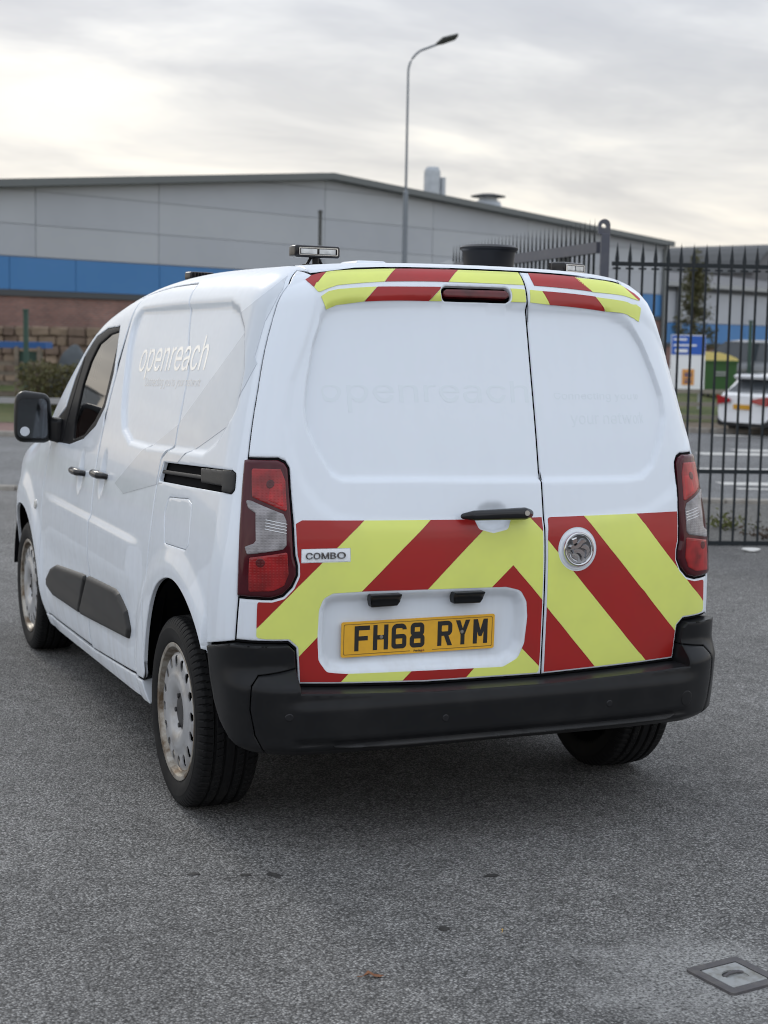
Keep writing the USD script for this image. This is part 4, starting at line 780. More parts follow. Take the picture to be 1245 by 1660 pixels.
lm_ = trimesh.creation.icosphere(2, 1.0); lm_.apply_scale((.075, .035, .014)); lm_.vertices += .03 * (np.stack([meshkit.noise(lm_.vertices * 14, k) for k in range(3)], -1) - .5); lm_.apply_translation((0, 0, .014)); obj('crumpled_sheet', lm_, 'litter_white', lt, smooth=False)
for k, (a, d, s_, lb) in enumerate(((2.95, 13.4, .13, 'yellow green weed tuft growing behind the railings'), (3.2, 12.7, .11, 'dry brown weed tuft at the foot of the railings'))):
    wt = thing('weed_tuft', lb, 'weed', G(a, d, .004), 0)
    q = rng.normal(0, 1, (130, 3)) * [s_, s_, s_ * .3] + [0, 0, s_ * .35]; q[:, 2] = np.abs(q[:, 2])
    obj('leaves', leaf_cloud(rng, q, .028, .4), 'weed' if k == 0 else 'twig_brown', wt, smooth=False, kind='stuff')
    obj('stalks', cat(*[tube([(0, 0, 0), (*(rng.normal(0, s_ * .7, 2)), s_ * .7)], [.004, .002], 4) for _ in range(14)]), 'twig_brown', wt, smooth=False, kind='stuff')
# ------------------------------------------------------------------ the van
van = thing('panel_van', 'white panel van with red and yellow chevron rear doors parked on the asphalt', 'van')

def P_(key, mirror=False):
    a = np.array(UV[key], float)
    if mirror: a = a * [-1, 1]
    return a
def poly(key, r=0, mirror=False):
    p = Polygon(P_(key, mirror)).buffer(0)
    return smooth_poly(p, r) if r else p

ease = lambda t: np.clip(t, 0, 1) ** 2 * (3 - 2 * np.clip(t, 0, 1))
REAR_REC, REAR_CREASE, PLATE_REC, SIDE_REC, SCOOP = poly('rear_recess', .035), poly('rear_crease', .05), poly('recessP', .03), poly('side_recess', .05), poly('scoop', .012)
HF, HS = P_('handleF')[0], P_('handleS')[0]
def inset(q, p, depth, width, outward=True):
    """Depth of a pressed-in field: full inside p, rising to nothing over width outside it (or inside it)."""
    pt = shapely.points(q[:, 0], q[:, 1]); d = shapely.distance(pt, p.exterior); ins = shapely.contains_xy(p, q[:, 0], q[:, 1])
    s = np.where(ins, -d, d)
    return -depth * ease(1 - s / width) if outward else -depth * ease(-s / width)
def relief(u, v):
    q = np.stack([u, v], -1); au = np.abs(u); D = np.zeros(len(u))
    rear = au < 1.02
    if rear.any():
        r = q[rear]
        D[rear] += inset(r, REAR_REC, .015, .015) + inset(r, REAR_CREASE, .006, .045) + inset(r, PLATE_REC, .026, .030, False) + inset(r, SCOOP, .018, .028, False)
    side = ~rear
    if side.any():
        s = np.stack([-au[side], v[side]], -1); y = PY + au[side] - UC; z = v[side]
        d = inset(s, SIDE_REC, .014, .020)
        for c in (HF, HS):
            d -= .016 * ease(1.25 - np.hypot((s[:, 0] - c[0]) * 1.15, (s[:, 1] - c[1]) * .62) / .052)
        for cy in (.70, 3.50):
            rr = np.hypot(y - cy, (z - .33) * 1.0)
            d += .016 * ease((.56 - rr) / .10) * ease((z - .1) / .3)
        fade = ease((y - 1.10) / .25) * ease((3.1 - y) / .3)
        d += fade * (.010 * ease((.845 - z) / .035) - .013 * ease((.70 - z) / .14) + .010 * ease((.50 - z) / .10))
        D[side] += d
    return D

def roof_map(q): return shoot(np.stack([q[:, 0], q[:, 1], np.full(len(q), .7)], -1), np.broadcast_to([0, 0, 1.0], (len(q), 3)), 1.4)
def nose_map(q):
    au, sg = np.abs(q[:, 0]), np.sign(q[:, 0]); a = np.clip((au - PX) / .3, 0, PI / 2); zt = .65
    ph = np.clip((q[:, 1] - zt) / RV, 0, PI / 2)
    o = np.stack([np.where(au < PX, q[:, 0], sg * PX), np.full(len(q), 3.95), np.minimum(q[:, 1], zt)], -1)
    return shoot(o, np.stack([sg * np.sin(a) * np.cos(ph), np.cos(a) * np.cos(ph), np.sin(ph)], -1), .8)
def wall_map(q): return wall(q)

def panel(name, shape, mat, off=0.0, rnd=.003, skirt=.012, res=.014, rel=True, parent=None, mapping=wall_map, **kw):
    """A sheet cut to a plan shape and laid on the skin, with rounded edges and a turned-in rim. off: number or function(u, v)."""
    gs = [g for g in getattr(shape, 'geoms', [shape]) if g.geom_type == 'Polygon' and g.area > 2e-6]
    if not gs: return None
    V, Fc, N, base = [], [], [], 0
    for g in gs:
        pts, low, loops = [], [], []
        for ring in [g.exterior, *g.interiors]:
            c = np.array(ring.segmentize(res * .7).coords)[:-1]
            loops.append((sum(map(len, pts)), len(c))); pts.append(c); low.append(np.full(len(c), rnd))
        if rnd > 0:
            for k, drop in ((.35, .24), (1.0, 0.0)):
                inner = g.buffer(-rnd * k)
                for h in getattr(inner, 'geoms', [inner]):
                    if h.is_empty: continue
                    for ring in [h.exterior, *h.interiors]:
                        c = np.array(ring.segmentize(res * .8).coords)[:-1]
                        pts.append(c); low.append(np.full(len(c), rnd * drop))
        x0, y0, x1, y1 = g.bounds
        gx, gy = np.meshgrid(np.arange(x0 + res / 2, x1, res), np.arange(y0 + res / 2, y1, res))
        gx[1::2] += res * .5
        q = np.stack([gx.ravel(), gy.ravel()], -1); inner = g.buffer(-rnd - res * .45)
        q = q[shapely.contains_xy(inner, q[:, 0], q[:, 1])] if not inner.is_empty else q[:0]
        pts.append(q); low.append(np.zeros(len(q)))
        q, low = np.vstack(pts), np.concatenate(low)
        q = q + 1e-7 * np.sin(np.arange(len(q)) * 12.9898)[:, None]
        tri = Delaunay(q).simplices
        cen = q[tri].mean(1); tri = tri[shapely.contains_xy(g, cen[:, 0], cen[:, 1])]
        ar = np.cross(q[tri[:, 1]] - q[tri[:, 0]], q[tri[:, 2]] - q[tri[:, 0]]); tri = tri[np.abs(ar) > 1e-10]
        S = mapping(q); n = normal(S)
        h = (off(q[:, 0], q[:, 1]) if callable(off) else np.full(len(q), off)) + (relief(q[:, 0], q[:, 1]) if rel is True else 0) - low
        Pv = S + n * h[:, None]
        fn = np.cross(Pv[tri[:, 1]] - Pv[tri[:, 0]], Pv[tri[:, 2]] - Pv[tri[:, 0]])
        flip = (fn * n[tri[:, 0]]).sum(-1) < 0; tri[flip] = tri[flip][:, ::-1]; fn[flip] *= -1
        vn = np.zeros_like(Pv)
        for k in range(3): np.add.at(vn, tri[:, k], fn)
        vn /= np.maximum(np.linalg.norm(vn, axis=1, keepdims=True), 1e-20)
        V.append(Pv); Fc.append(tri + base); N.append(vn); base += len(Pv)
        if skirt > 0:
            for st, ln in loops:
                i = np.arange(st, st + ln); j = np.r_[i[1:], st]
                a, b = Pv[i], Pv[i] - n[i] * skirt
                e = Pv[j] - Pv[i]; sn = np.cross(e, n[i])
                # outward = away from the shape
                mid = (q[i] + q[j]) / 2; ed = q[j] - q[i]; L = np.maximum(np.linalg.norm(ed, axis=1), 1e-9)
                tst = mid + np.stack([ed[:, 1], -ed[:, 0]], -1) / L[:, None] * 2e-4
                sgn = np.where(shapely.contains_xy(g, tst[:, 0], tst[:, 1]), -1.0, 1.0)
                right = mapping(mid + np.stack([ed[:, 1], -ed[:, 0]], -1) / L[:, None] * 2e-3) - mapping(mid)
                sn = sn * np.sign((sn * right * sgn[:, None]).sum(-1))[:, None]
                sn /= np.maximum(np.linalg.norm(sn, axis=1, keepdims=True), 1e-20)
                k = np.arange(ln); k2 = np.r_[k[1:], 0]
                V += [a, b]; N += [sn, sn]
                t = np.vstack([np.stack([k, k2, k + ln], -1), np.stack([k2, k2 + ln, k + ln], -1)])
                tv = np.vstack([a, b]); f1 = np.cross(tv[t[:, 1]] - tv[t[:, 0]], tv[t[:, 2]] - tv[t[:, 0]])
                w = (f1 * np.vstack([sn, sn])[t[:, 0]]).sum(-1) < 0; t[w] = t[w][:, ::-1]
                Fc.append(t + base); base += 2 * ln
    return raw(name, np.vstack(V), np.vstack(Fc), np.vstack(N), mat, parent, **kw)

def V(u0, u1):      # a strip of plan running the length u0..u1 and far past the top
    return Polygon([(u0, -1), (u1, -1), (u1, 3), (u0, 3)])
def uy(y): return UC + y - PY
GAP = .0026
TOP = 1.40 + RV * PI / 2 - .004
def below(pts, low=-1):
    p = [tuple(x) for x in pts]
    return Polygon([(p[0][0], low), *p, (p[-1][0], low)]).buffer(0)

# plan outlines (left side; the right is its mirror image)
sL, sM, sB, sS = P_('seamL'), P_('seamM'), P_('seamB'), P_('seamS')
sB = np.vstack([[-2.640, 1.765], sB])
sL[:, 1] = np.sort(sL[:, 1])[::-1]
def arch(pts):
    c = CubicSpline(np.arange(len(pts)), np.array(pts)); q = c(np.linspace(0, len(pts) - 1, 60))
    return Polygon([(-uy(a), b) for a, b in q]).buffer(0)
ARCH_R = arch([(1.095, .10), (1.085, .28), (1.045, .46), (.96, .635), (.85, .735), (.70, .772), (.56, .752), (.44, .69), (.35, .60), (.28, .48), (.22, .34), (.19, .10)])
ARCH_F = Polygon([(-uy(3.505 + .425 * math.cos(t)), .315 + .415 * math.sin(t)) for t in np.linspace(0, PI, 40)] + [(-uy(3.08), .05), (-uy(3.93), .05)])
vtop_side = [(-uy(y), pivot_z(y) + RV * PI / 2 - .004) for y in np.linspace(PY + .02, 3.95, 60)]
seam_full = list(map(tuple, sL[::-1]))       # bottom to top
SIDE_ALL = Polygon([(-uy(3.95), .20), (-uy(3.0), .215), (-uy(1.0), .27), (-uy(.35), .27)] + [(-.885, .27)] + seam_full + vtop_side).buffer(0)
bump_top = P_('bumpTL')
BUMP_CUT = Polygon([(-1.035, .1), (-1.010, .622), (-.875, .652), (-.722, .650), (-.698, .630), (-.690, .516), (-.24, .499), (.169, .497), (.722, .512), (.731, .628), (.752, .648), (.875, .652), (1.022, .622), (1.035, .1)])
WINDOW, GLASS = poly('window', .012), poly('glass', .02)
door_low = [(-uy(y), z) for y, z in ((3.02, .262), (2.0, .292), (1.1, .352))]
B_x = lambda z: np.interp(z, sB[::-1, 1], sB[::-1, 0])
frontB = [(float(a), float(b)) for a, b in sB]
S_pts = [(float(a), float(b)) for a, b in sS[:-1]]
sl_top = [(-2.64, 1.765), (-2.50, 1.772), (-2.25, 1.781), S_pts[0]]
SLIDER = Polygon([(x + .003, z) for x, z in frontB[::-1]] + sl_top[1:3] + S_pts + [(-1.768, .352), (-2.671 + .003, .288)]).buffer(0)
SLIDER = smooth_poly(SLIDER, .02)
FRONT_DOOR = unary_union([Polygon([(-uy(3.02), .262), (-uy(3.055), .6), (-uy(3.02), .9), (-uy(2.96), 1.06), (-uy(2.75), 1.16)] + [(x - .003, z) for x, z in frontB[1:] if z < 1.68] and
                                  [(-uy(3.02), .262), (-uy(3.055), .6), (-uy(3.02), .9), (-uy(2.98), 1.07)] + [(-2.72, 1.30)] + [(B_x(z) - .003, z) for z in (1.20, 1.0, .85, .674, .418, .295)]),
                          poly('window', .012).buffer(.040), Polygon([(-2.70, 1.30), (-2.637, 1.762)] + [(-uy(y), min(pivot_z(y) + .395, 1.764)) for y in np.linspace(2.02, 3.0, 18)] + [(-3.70, 1.09), (-3.2, 1.2)])]).difference(Polygon([(B_x(z) - .003, z) for z in np.linspace(.2, 1.75, 30)] + [(-1, 1.75), (-1, .2)]))
FRONT_DOOR = smooth_poly(FRONT_DOOR.buffer(0), .012)
SILL = Polygon([(-uy(3.075), .20), (-uy(3.06), .255), (-uy(2.0), .284), (-uy(1.105), .345), (-uy(1.09), .262)])
RAIL, FLAP = poly('rail', .006), poly('flap', .02)

def mir(p): return affinity.scale(p, -1, 1, origin=(0, 0))
for side in (-1, 1):
    W = (lambda p: p) if side < 0 else mir
    left = side < 0
    rs = .0095 if left else .03
    body = SIDE_ALL.difference(unary_union([SLIDER.buffer(GAP), FRONT_DOOR.buffer(GAP), ARCH_R, ARCH_F, BUMP_CUT.buffer(GAP), SILL.buffer(GAP), RAIL.buffer(.002), FLAP.buffer(.0015)]))
    front = body.intersection(V(-9, -uy(2.98)).intersection(Polygon([(-9, 0), (0, 0), (0, 1.06), (-9, 1.06)])))
    rest = body.difference(front.buffer(.001))
    rest = max(rest.geoms, key=lambda g: g.area) if hasattr(rest, 'geoms') else rest
    panel('side_panel', W(rest), 'white_paint', res=rs, parent=van)
    panel('front_wing', W(front), 'white_paint', res=rs, parent=van)
    d = panel('sliding_door', W(SLIDER.buffer(-GAP)), 'white_paint', res=rs * .9, parent=van)
    fd = panel('front_door', W(FRONT_DOOR.buffer(-GAP).difference(WINDOW)), 'white_paint', res=rs * .9, parent=van)
    panel('sill', W(SILL), 'white_paint', off=.004, rnd=.004, skirt=.05, res=rs, parent=van)
    panel('window_seal', W(WINDOW.difference(GLASS)), 'seal_black', off=-.004, rnd=.004, skirt=.02, res=rs, parent=fd)
    panel('window_pane', W(GLASS.buffer(.004)), 'window_glass', off=-.010, rnd=0, skirt=0, res=.05, rel=False, parent=fd)
    if left:
        panel('quarter_post', LineString([(-3.44, 1.08), (-3.335, 1.42)]).buffer(.012), 'seal_black', off=-.002, rnd=.004, res=rs, rel=False, parent=fd)
    panel('fuel_flap', W(FLAP), 'white_paint', off=-.0005, res=rs, parent=van)
    panel('door_moulding', W(poly('trimF', .02)), 'black_trim', off=.016, rnd=.016, skirt=.03, res=.012, parent=fd)
    panel('door_moulding', W(poly('trimS', .02)), 'black_trim', off=.016, rnd=.016, skirt=.03, res=.012, parent=d)
    panel('slider_rail', W(RAIL), 'shadow_black', off=-.020, rnd=0, skirt=.0, res=rs, rel=False, parent=van)
    panel('slider_rail_bar', W(LineString([(-1.70, 1.098), (-1.05, 1.128)]).buffer(.006)), 'black_trim', off=-.004, rnd=.003, skirt=.012, res=rs, rel=False, parent=van)
    panel('slider_rail_cover', W(poly('rail_cover', .004)), 'black_trim', off=.004, rnd=.004, skirt=.03, res=rs, rel=False, parent=van)
    for key, par in ((HF, fd), (HS, d)):
        o = wall(np.array([[key[0] * -side, key[1]]]))[0]; n = normal(o)
        t = np.cross([0, 0, 1.0], n) * (1 if left else -1)
        prof = [(-.085, .004), (-.080, .016), (-.05, .028), (.0, .032), (.05, .028), (.080, .018), (.085, .004)]
        balls = [manifold3d.Manifold.sphere(.016 if abs(a) < .07 else .012, 12).scale([1, 1, 1]).translate([*(o + t * a + n * b)]) for a, b in prof]
        m = to_tri(manifold3d.Manifold.batch_hull(balls[:4]) + manifold3d.Manifold.batch_hull(balls[3:]))
        obj('door_handle', m, 'gloss_black', par, smooth=60)
    for prim_, outl_ in ((d, SLIDER), (fd, FRONT_DOOR)):
        panel('door_gasket', W(LineString(outl_.exterior.coords).buffer(.0065).intersection(Polygon([(-9, 0), (9, 0), (9, 1.70 if prim_ is fd else 3), (-9, 1.70 if prim_ is fd else 3)]))), 'shadow_black', off=-.0045, rnd=0, skirt=0, res=.012 if left else .03, parent=prim_)
    # repeater lamp
    r = P_('repeater')[0]
    panel('side_repeater', W(Point(*r).buffer(.022)), 'lens_white', off=.006, rnd=.006, skirt=.01, res=.008, parent=van)

# roof, windscreen, bonnet, nose
nx = PX + .004
panel('roof', Polygon([(-nx, PY + .0), (nx, PY + .0), (nx, 2.42), (-nx, 2.42)]), 'white_paint', rnd=.0, skirt=.0, res=.03, rel=False, mapping=roof_map, parent=van)
panel('windscreen', Polygon([(-nx, 2.425), (nx, 2.425), (nx, 3.26), (-nx, 3.26)]), 'window_glass', rnd=0, skirt=0, res=.05, rel=False, mapping=roof_map, parent=van)
panel('bonnet', Polygon([(-nx, 3.265), (nx, 3.265), (nx, 3.95), (-nx, 3.95)]), 'white_paint', rnd=.0, skirt=.0, res=.04, rel=False, mapping=roof_map, parent=van)
panel('nose', Polygon([(-1.02, .2), (1.02, .2), (1.02, 1.115), (-1.02, 1.115)]), 'white_paint', rnd=0, skirt=0, res=.04, rel=False, mapping=nose_map, parent=van)
for kx in (-.50, .50):
    obj('roof_rib_cap', rbox((.11, .16, .024), .011, (-.27 if kx < 0 else .60, .62, 1.812 if kx < 0 else 1.782)), 'white_paint', van, smooth=60)

# rear doors
LAMP = poly('lamp', .006)
LAMP_R = affinity.translate(mir(LAMP), .018, 0)
seam = [(.169, v) for v in (TOP, 1.5, 1.2)] + [(.169, .40)]
LEFT_OUT = Polygon([(x + GAP, z) for x, z in map(tuple, sL)] + [(-.885 + GAP, .3), (.169, .3), (.169, TOP), (-1.02, TOP)]).buffer(0)
RIGHT_OUT = Polygon([(-x - GAP, z) for x, z in map(tuple, sL)] + [(.885 - GAP, .3), (.169, .3), (.169, TOP), (1.02, TOP)]).buffer(0)
BRAKE = poly('brake', .006)
PLATE_HOLE = None
ldoor = LEFT_OUT.difference(unary_union([LAMP.buffer(.004), BUMP_CUT.buffer(.003), BRAKE.buffer(.003)])).buffer(-GAP)
rdoor = RIGHT_OUT.difference(unary_union([LAMP_R.buffer(.004), BUMP_CUT.buffer(.003)])).buffer(-GAP)
ldoor = max(getattr(ldoor, 'geoms', [ldoor]), key=lambda g: g.area); rdoor = max(getattr(rdoor, 'geoms', [rdoor]), key=lambda g: g.area)
DL = panel('rear_door', ldoor, 'white_paint', res=.0085, rnd=.004, parent=van, label='wider left rear door with the number plate')
DR = panel('rear_door', rdoor, 'white_paint', res=.0085, rnd=.004, parent=van, label='narrower right rear door with the round badge')

for prim_, outl_ in ((DL, ldoor), (DR, rdoor)):
    panel('door_gasket', LineString(outl_.exterior.coords).buffer(.0065), 'shadow_black', off=-.0045, rnd=0, skirt=0, res=.010, parent=prim_)

# reflective tape
BADGE = P_('badge')[0]; MP = P_('modelplate')
mp_c = MP.mean(0)
MODEL = Polygon([(mp_c[0] - .089, mp_c[1] - .019), (mp_c[0] + .089, mp_c[1] - .019), (mp_c[0] + .089, mp_c[1] + .019), (mp_c[0] - .089, mp_c[1] + .019)])
BIG = 3.0
def chev_line(key, mirror=False):
    a, b = P_(key)[0], P_(key)[1]; d = (b - a) / np.linalg.norm(b - a); return a, d
def half(key, right=True):
    L_ = P_(key); e0, e1 = L_[0] - L_[1], L_[-1] - L_[-2]
    L_ = np.vstack([L_[0] + e0 / np.linalg.norm(e0) * 1.0, L_, L_[-1] + e1 / np.linalg.norm(e1) * 1.0])
    s_ = 1 if right else -1
    return Polygon([*map(tuple, L_), *map(tuple, L_[::-1] + [s_ * 4.0, 0])]).buffer(0)
def shape(key): return Polygon(P_(key)).buffer(0)
cuts = unary_union([LAMP.buffer(.011), LAMP_R.buffer(.011), SCOOP.buffer(.004), Point(*BADGE).buffer(.071), MODEL.buffer(.002)])
TL = smooth_poly(shape('tapeL'), .010).difference(unary_union([PLATE_REC.buffer(.003), cuts])).intersection(ldoor.buffer(-.006))
TR = smooth_poly(shape('tapeR'), .010).difference(cuts).intersection(rdoor.buffer(-.006))
rl, r2, r3 = half('Ll'), half('L2'), half('L3')
c3 = r3.intersection(half('M3', False)); c4 = half('L4').intersection(half('L4r', False)); c5 = half('L5').intersection(half('L5r', False))
red = [TL.difference(rl), TL.intersection(r2.difference(r3)), TL.intersection(c4.difference(c5)), TL.intersection(r3.difference(c3))]
yel = [TL.intersection(rl.difference(r2)), TL.intersection(c3.difference(c4)), TL.intersection(c5)]
b0, b1, b2, b3 = half('N0', False), half('N1', False), half('N2', False), half('N3', False)
redR = [TR.intersection(b0), TR.intersection(b2.difference(b1)), TR.difference(b3)]
yelR = [TR.intersection(b1.difference(b0)), TR.intersection(b3.difference(b2))]
for lst, mat, nm in ((red, 'red_vinyl', 'red_stripe'), (yel, 'yellow_vinyl', 'yellow_stripe'), (redR, 'red_vinyl', 'red_stripe'), (yelR, 'yellow_vinyl', 'yellow_stripe')):
    for p in lst:
        for g in getattr(p, 'geoms', [p]):
            if g.area > 2e-4: panel(nm, g.buffer(-.0003), mat, off=.0012, rnd=0, skirt=.0012, res=.012, parent=(DL if lst in (red, yel) else DR))
UV['t1r_yel'] = [(.372, 1.858), (.545, 1.860), (.70, 1.855), (.845, 1.802), (.76, 1.814), (.65, 1.822), (.56, 1.824), (.42, 1.820), (.402, 1.830), (.385, 1.842)]
UV['t1r_tip'] = [(.70, 1.855), (.80, 1.843), (.88, 1.822), (.90, 1.80), (.845, 1.802)]
UV['t2r_yel2'] = [(.427, 1.811), (.566, 1.812), (.735, 1.804), (.80, 1.79), (.72, 1.768), (.645, 1.781), (.532, 1.789), (.466, 1.788)]
for key, mat, par in (('t1_redtip', 'red_vinyl', DL), ('t1_yel1', 'yellow_vinyl', DL), ('t1_red', 'red_vinyl', DL), ('t1_yel2', 'yellow_vinyl', DL), ('t2_yel1', 'yellow_vinyl', DL), ('t2_red', 'red_vinyl', DL), ('t2_yel2', 'yellow_vinyl', DL),
                      ('t1r_red', 'red_vinyl', DR), ('t1r_yel', 'yellow_vinyl', DR), ('t1r_tip', 'red_vinyl', DR), ('t2r_yel1', 'yellow_vinyl', DR), ('t2r_red', 'red_vinyl', DR), ('t2r_yel2', 'yellow_vinyl', DR)):
    g = shape(key).buffer(-.0004).difference(BRAKE.buffer(.008)).intersection((ldoor if par is DL else rdoor).buffer(-.004))
    panel('red_stripe' if 'red' in mat else 'yellow_stripe', g, mat, off=.0016, rnd=0, skirt=.0016, res=.0045, parent=par)

# high brake lamp, tail lamps
panel('high_brake_lamp', BRAKE.buffer(-.0015), 'lens_smoke_red', off=.0, rnd=.003, skirt=.02, res=.008, parent=DL)
for side in (-1, 1):
    W = (lambda p: p) if side < 0 else (lambda p: affinity.translate(mir(p), .018, 0))
    L = panel('tail_lamp', W(LAMP.buffer(-.001)), 'lamp_smoke', off=.006, rnd=.010, skirt=.05, res=.007, rel=False, parent=van)
    panel('red_lens', W(poly('lamp_red_hi', .006)), 'lens_red', off=.0085, rnd=.002, skirt=.004, res=.006, rel=False, parent=L, label='upper brake lens')
    panel('clear_lens', W(poly('lamp_clear', .004)), 'lens_clear', off=.0095, rnd=.003, skirt=.006, res=.006, rel=False, parent=L)
    panel('red_lens', W(poly('lamp_red_lo', .006)), 'lens_red', off=.0085, rnd=.002, skirt=.004, res=.006, rel=False, parent=L, label='lower fog lens')
    hi = poly('lamp_red_hi', .006)
    inner = hi.buffer(-.010).intersection(Polygon([(-.80, 1.04), (-.74, 1.04), (-.74, 1.13), (-.80, 1.13)]))
    if not inner.is_empty: panel('inner_reflector', W(inner), 'lens_red_deep', off=.0090, rnd=.001, skirt=.002, res=.006, rel=False, parent=L)
    for c0 in ((-.800, 1.128), (-.806, .895)):
        panel('dark_lens_spot', W(Point(*c0).buffer(.013)), 'lens_red_dark', off=.0096, rnd=.001, skirt=.002, res=.005, rel=False, parent=L)  # small darker red discs laid over the lenses
    for k in range(4):
        panel('reflector_rib', W(LineString([(-.80, 1.022 - .009 * k), (-.735, 1.010 - .009 * k)]).buffer(.0008)), 'chrome', off=.0105, rnd=0, skirt=.002, res=.006, rel=False, parent=L)

# handle on the rear door, licence lamps, plate, badges
def on_skin(u, v, lift=0.0):
    q = np.array([[u, v]]); s = wall(q); n = normal(s)
    return (s + n * (relief(q[:, 0], q[:, 1]) + lift)[:, None])[0], n[0]
h0, h1 = P_('tyrehandle')[0], P_('tyrehandle')[1]
s0 = wall(np.array([h0, h1])); n0 = normal(s0)
a, b = s0[0] + n0[0] * .010, s0[1] + n0[1] * .012
ax_ = (b - a) / np.linalg.norm(b - a); Lh = np.linalg.norm(b - a); nn = n0.mean(0)
hs = [manifold3d.Manifold.sphere(r_, 14).translate([*(a + ax_ * Lh * t_ + nn * o_)]) for t_, o_, r_ in ((.0, .004, .009), (.12, .022, .016), (.40, .030, .017), (.75, .028, .018), (.90, .022, .020), (1.0, .010, .015))]
hm = manifold3d.Manifold.batch_hull(hs[:3]) + manifold3d.Manifold.batch_hull(hs[2:])
rh = obj('door_handle', to_tri(hm), 'gloss_black', DL, smooth=60)
def disc(c, n, r, th, seg=24):
    n = np.array(n) / np.linalg.norm(n); return tube([c, c + n * th], [r, r], seg)
kc = a + ax_ * Lh * .90 + nn * .040
obj('key_lock', disc(kc, nn, .0085, .004), 'screw_metal', rh)
for key in ('lic1', 'lic2'):
    c = P_(key).mean(0)
    pts = []
    panel('plate_lamp', affinity.scale(poly(key, .004), 1.0, 1.0), 'black_plastic', off=.034, rnd=.008, skirt=.06, res=.008, rel=True, parent=DL)
# number plate: a flat board standing on the floor of the recess
pc, pn = on_skin(*P_('plate').mean(0), lift=.003)
pn = np.array([pn[0], pn[1], pn[2]]); pn /= np.linalg.norm(pn)
px_ = np.cross([0, 0, 1.0], -pn); px_ = -px_ if px_[0] < 0 else px_; px_ /= np.linalg.norm(px_)
pz_ = np.cross(px_, pn) * 1.0; pz_ = -pz_ if pz_[2] < 0 else pz_
rot = math.radians(.25)
px_, pz_ = math.cos(rot) * px_ + math.sin(rot) * pz_, math.cos(rot) * pz_ - math.sin(rot) * px_
def on_plate(m, lift):
    m = m.copy(); v = np.array(m.vertices); m.vertices = pc + v[:, :1] * px_ + v[:, 1:2] * pz_ + (v[:, 2:3] + lift) * pn
    if np.linalg.det(np.array([px_, pz_, pn])) < 0: m.invert()
    return m
def rrect(w, h, r, cx=0, cy=0):
    return affinity.translate(Polygon([(-w / 2 + r, -h / 2 + r), (w / 2 - r, -h / 2 + r), (w / 2 - r, h / 2 - r), (-w / 2 + r, h / 2 - r)]).buffer(r), cx, cy)
board = obj('number_plate', on_plate(prism(rrect(.520, .111, .007), .003), 0), 'plate_yellow', DL)
edge = rrect(.504, .096, .005).difference(rrect(.5015, .0935, .005))
gapb = Polygon([(-.03, -.06), (.045, -.06), (.045, -.04), (-.03, -.04)])
obj('border_line', on_plate(prism(edge.difference(gapb), .0004), .003), 'plate_black', board)
def glyph(ch):
    st, w, h = .014, .050, .079; r = st / 2
    L_ = lambda *p: LineString(p).buffer(r, cap_style='flat', join_style='mitre')
    def ring(x0, y0, x1, y1, c):
        o = Polygon([(x0, y0), (x1, y0), (x1, y1), (x0, y1)]); o = o.buffer(-c).buffer(c)
        return o.difference(o.buffer(-st))
    if ch == 'F': return unary_union([L_((r, 0), (r, h)), L_((0, h - r), (w, h - r)), L_((0, h * .50), (w * .88, h * .50))])
    if ch == 'H': return unary_union([L_((r, 0), (r, h)), L_((w - r, 0), (w - r, h)), L_((0, h / 2), (w, h / 2))])
    if ch == '6': return unary_union([ring(0, 0, w, h * .58, .013), ring(0, 0, w, h, .018).difference(Polygon([(st, .03), (w + .01, .03), (w + .01, h - .019), (st, h - .019)])).difference(Polygon([(.02, -.01), (w + .01, -.01), (w + .01, .05), (.02, .05)]))])
    if ch == '8': return unary_union([ring(0, 0, w, h * .535, .014), ring(.002, h * .46, w - .002, h, .014)])
    if ch == 'R': return unary_union([L_((r, 0), (r, h)), ring(0, h * .40, w, h, .016), Polygon([(0, h * .40), (.014, h * .40), (.014, h), (0, h)]), Polygon([(.021, h * .45), (.036, h * .45), (w + .001, 0), (w - .015, 0)])])
    if ch == 'Y': return unary_union([L_((w / 2, 0), (w / 2, h * .45)), Polygon([(0, h), (.0155, h), (w / 2 + r, h * .40), (w / 2 - r, h * .40)]), Polygon([(w, h), (w - .0155, h), (w / 2 - r, h * .40), (w / 2 + r, h * .40)])])
    if ch == 'M': return unary_union([L_((r, 0), (r, h)), L_((w - r, 0), (w - r, h)), Polygon([(0, h), (.015, h), (w / 2 + r * .8, h * .30), (w / 2 - r * .8, h * .30)]), Polygon([(w, h), (w - .015, h), (w / 2 - r * .8, h * .30), (w / 2 + r * .8, h * .30)])])
x = -.2165
for ch in 'FH68 RYM':
    if ch == ' ': x += .022 + .011 - .0005; continue
    obj('plate_letter', on_plate(prism(affinity.translate(glyph(ch), x, -.0375), .0005), .003), 'plate_black', board); x += .061 + .0006
def plate_text(t, h, cx, cy, mat, bold=True):
    p = text_poly(t, h, bold); b_ = p.bounds
    obj('plate_maker_name', on_plate(prism(affinity.translate(p, cx - (b_[0] + b_[2]) / 2, cy), .0004), .0031), mat, board)
plate_text('Pentag', .0062, -.004, -.0505, 'plate_black'); plate_text('o', .0062, .0115, -.0505, 'plate_red'); plate_text('n', .0062, .0162, -.0505, 'plate_black')
for sx_, sz_ in ((-.128, .003), (.146, .003)):
    obj('plate_screw', on_plate(lathe([(0, 0), (.0062, 0), (.005, .003), (0, .0036)], 20), .0032), 'screw_metal', board)
    stage.GetPrimAtPath(path_of(board) + '/' + [c.GetName() for c in board.GetChildren() if c.GetName().startswith('plate_screw')][-1])
def shift_last(prim, dx, dz):
    UsdGeom.Xformable(prim).AddTranslateOp().Set(Gf.Vec3d(*(px_ * dx + pz_ * dz)))
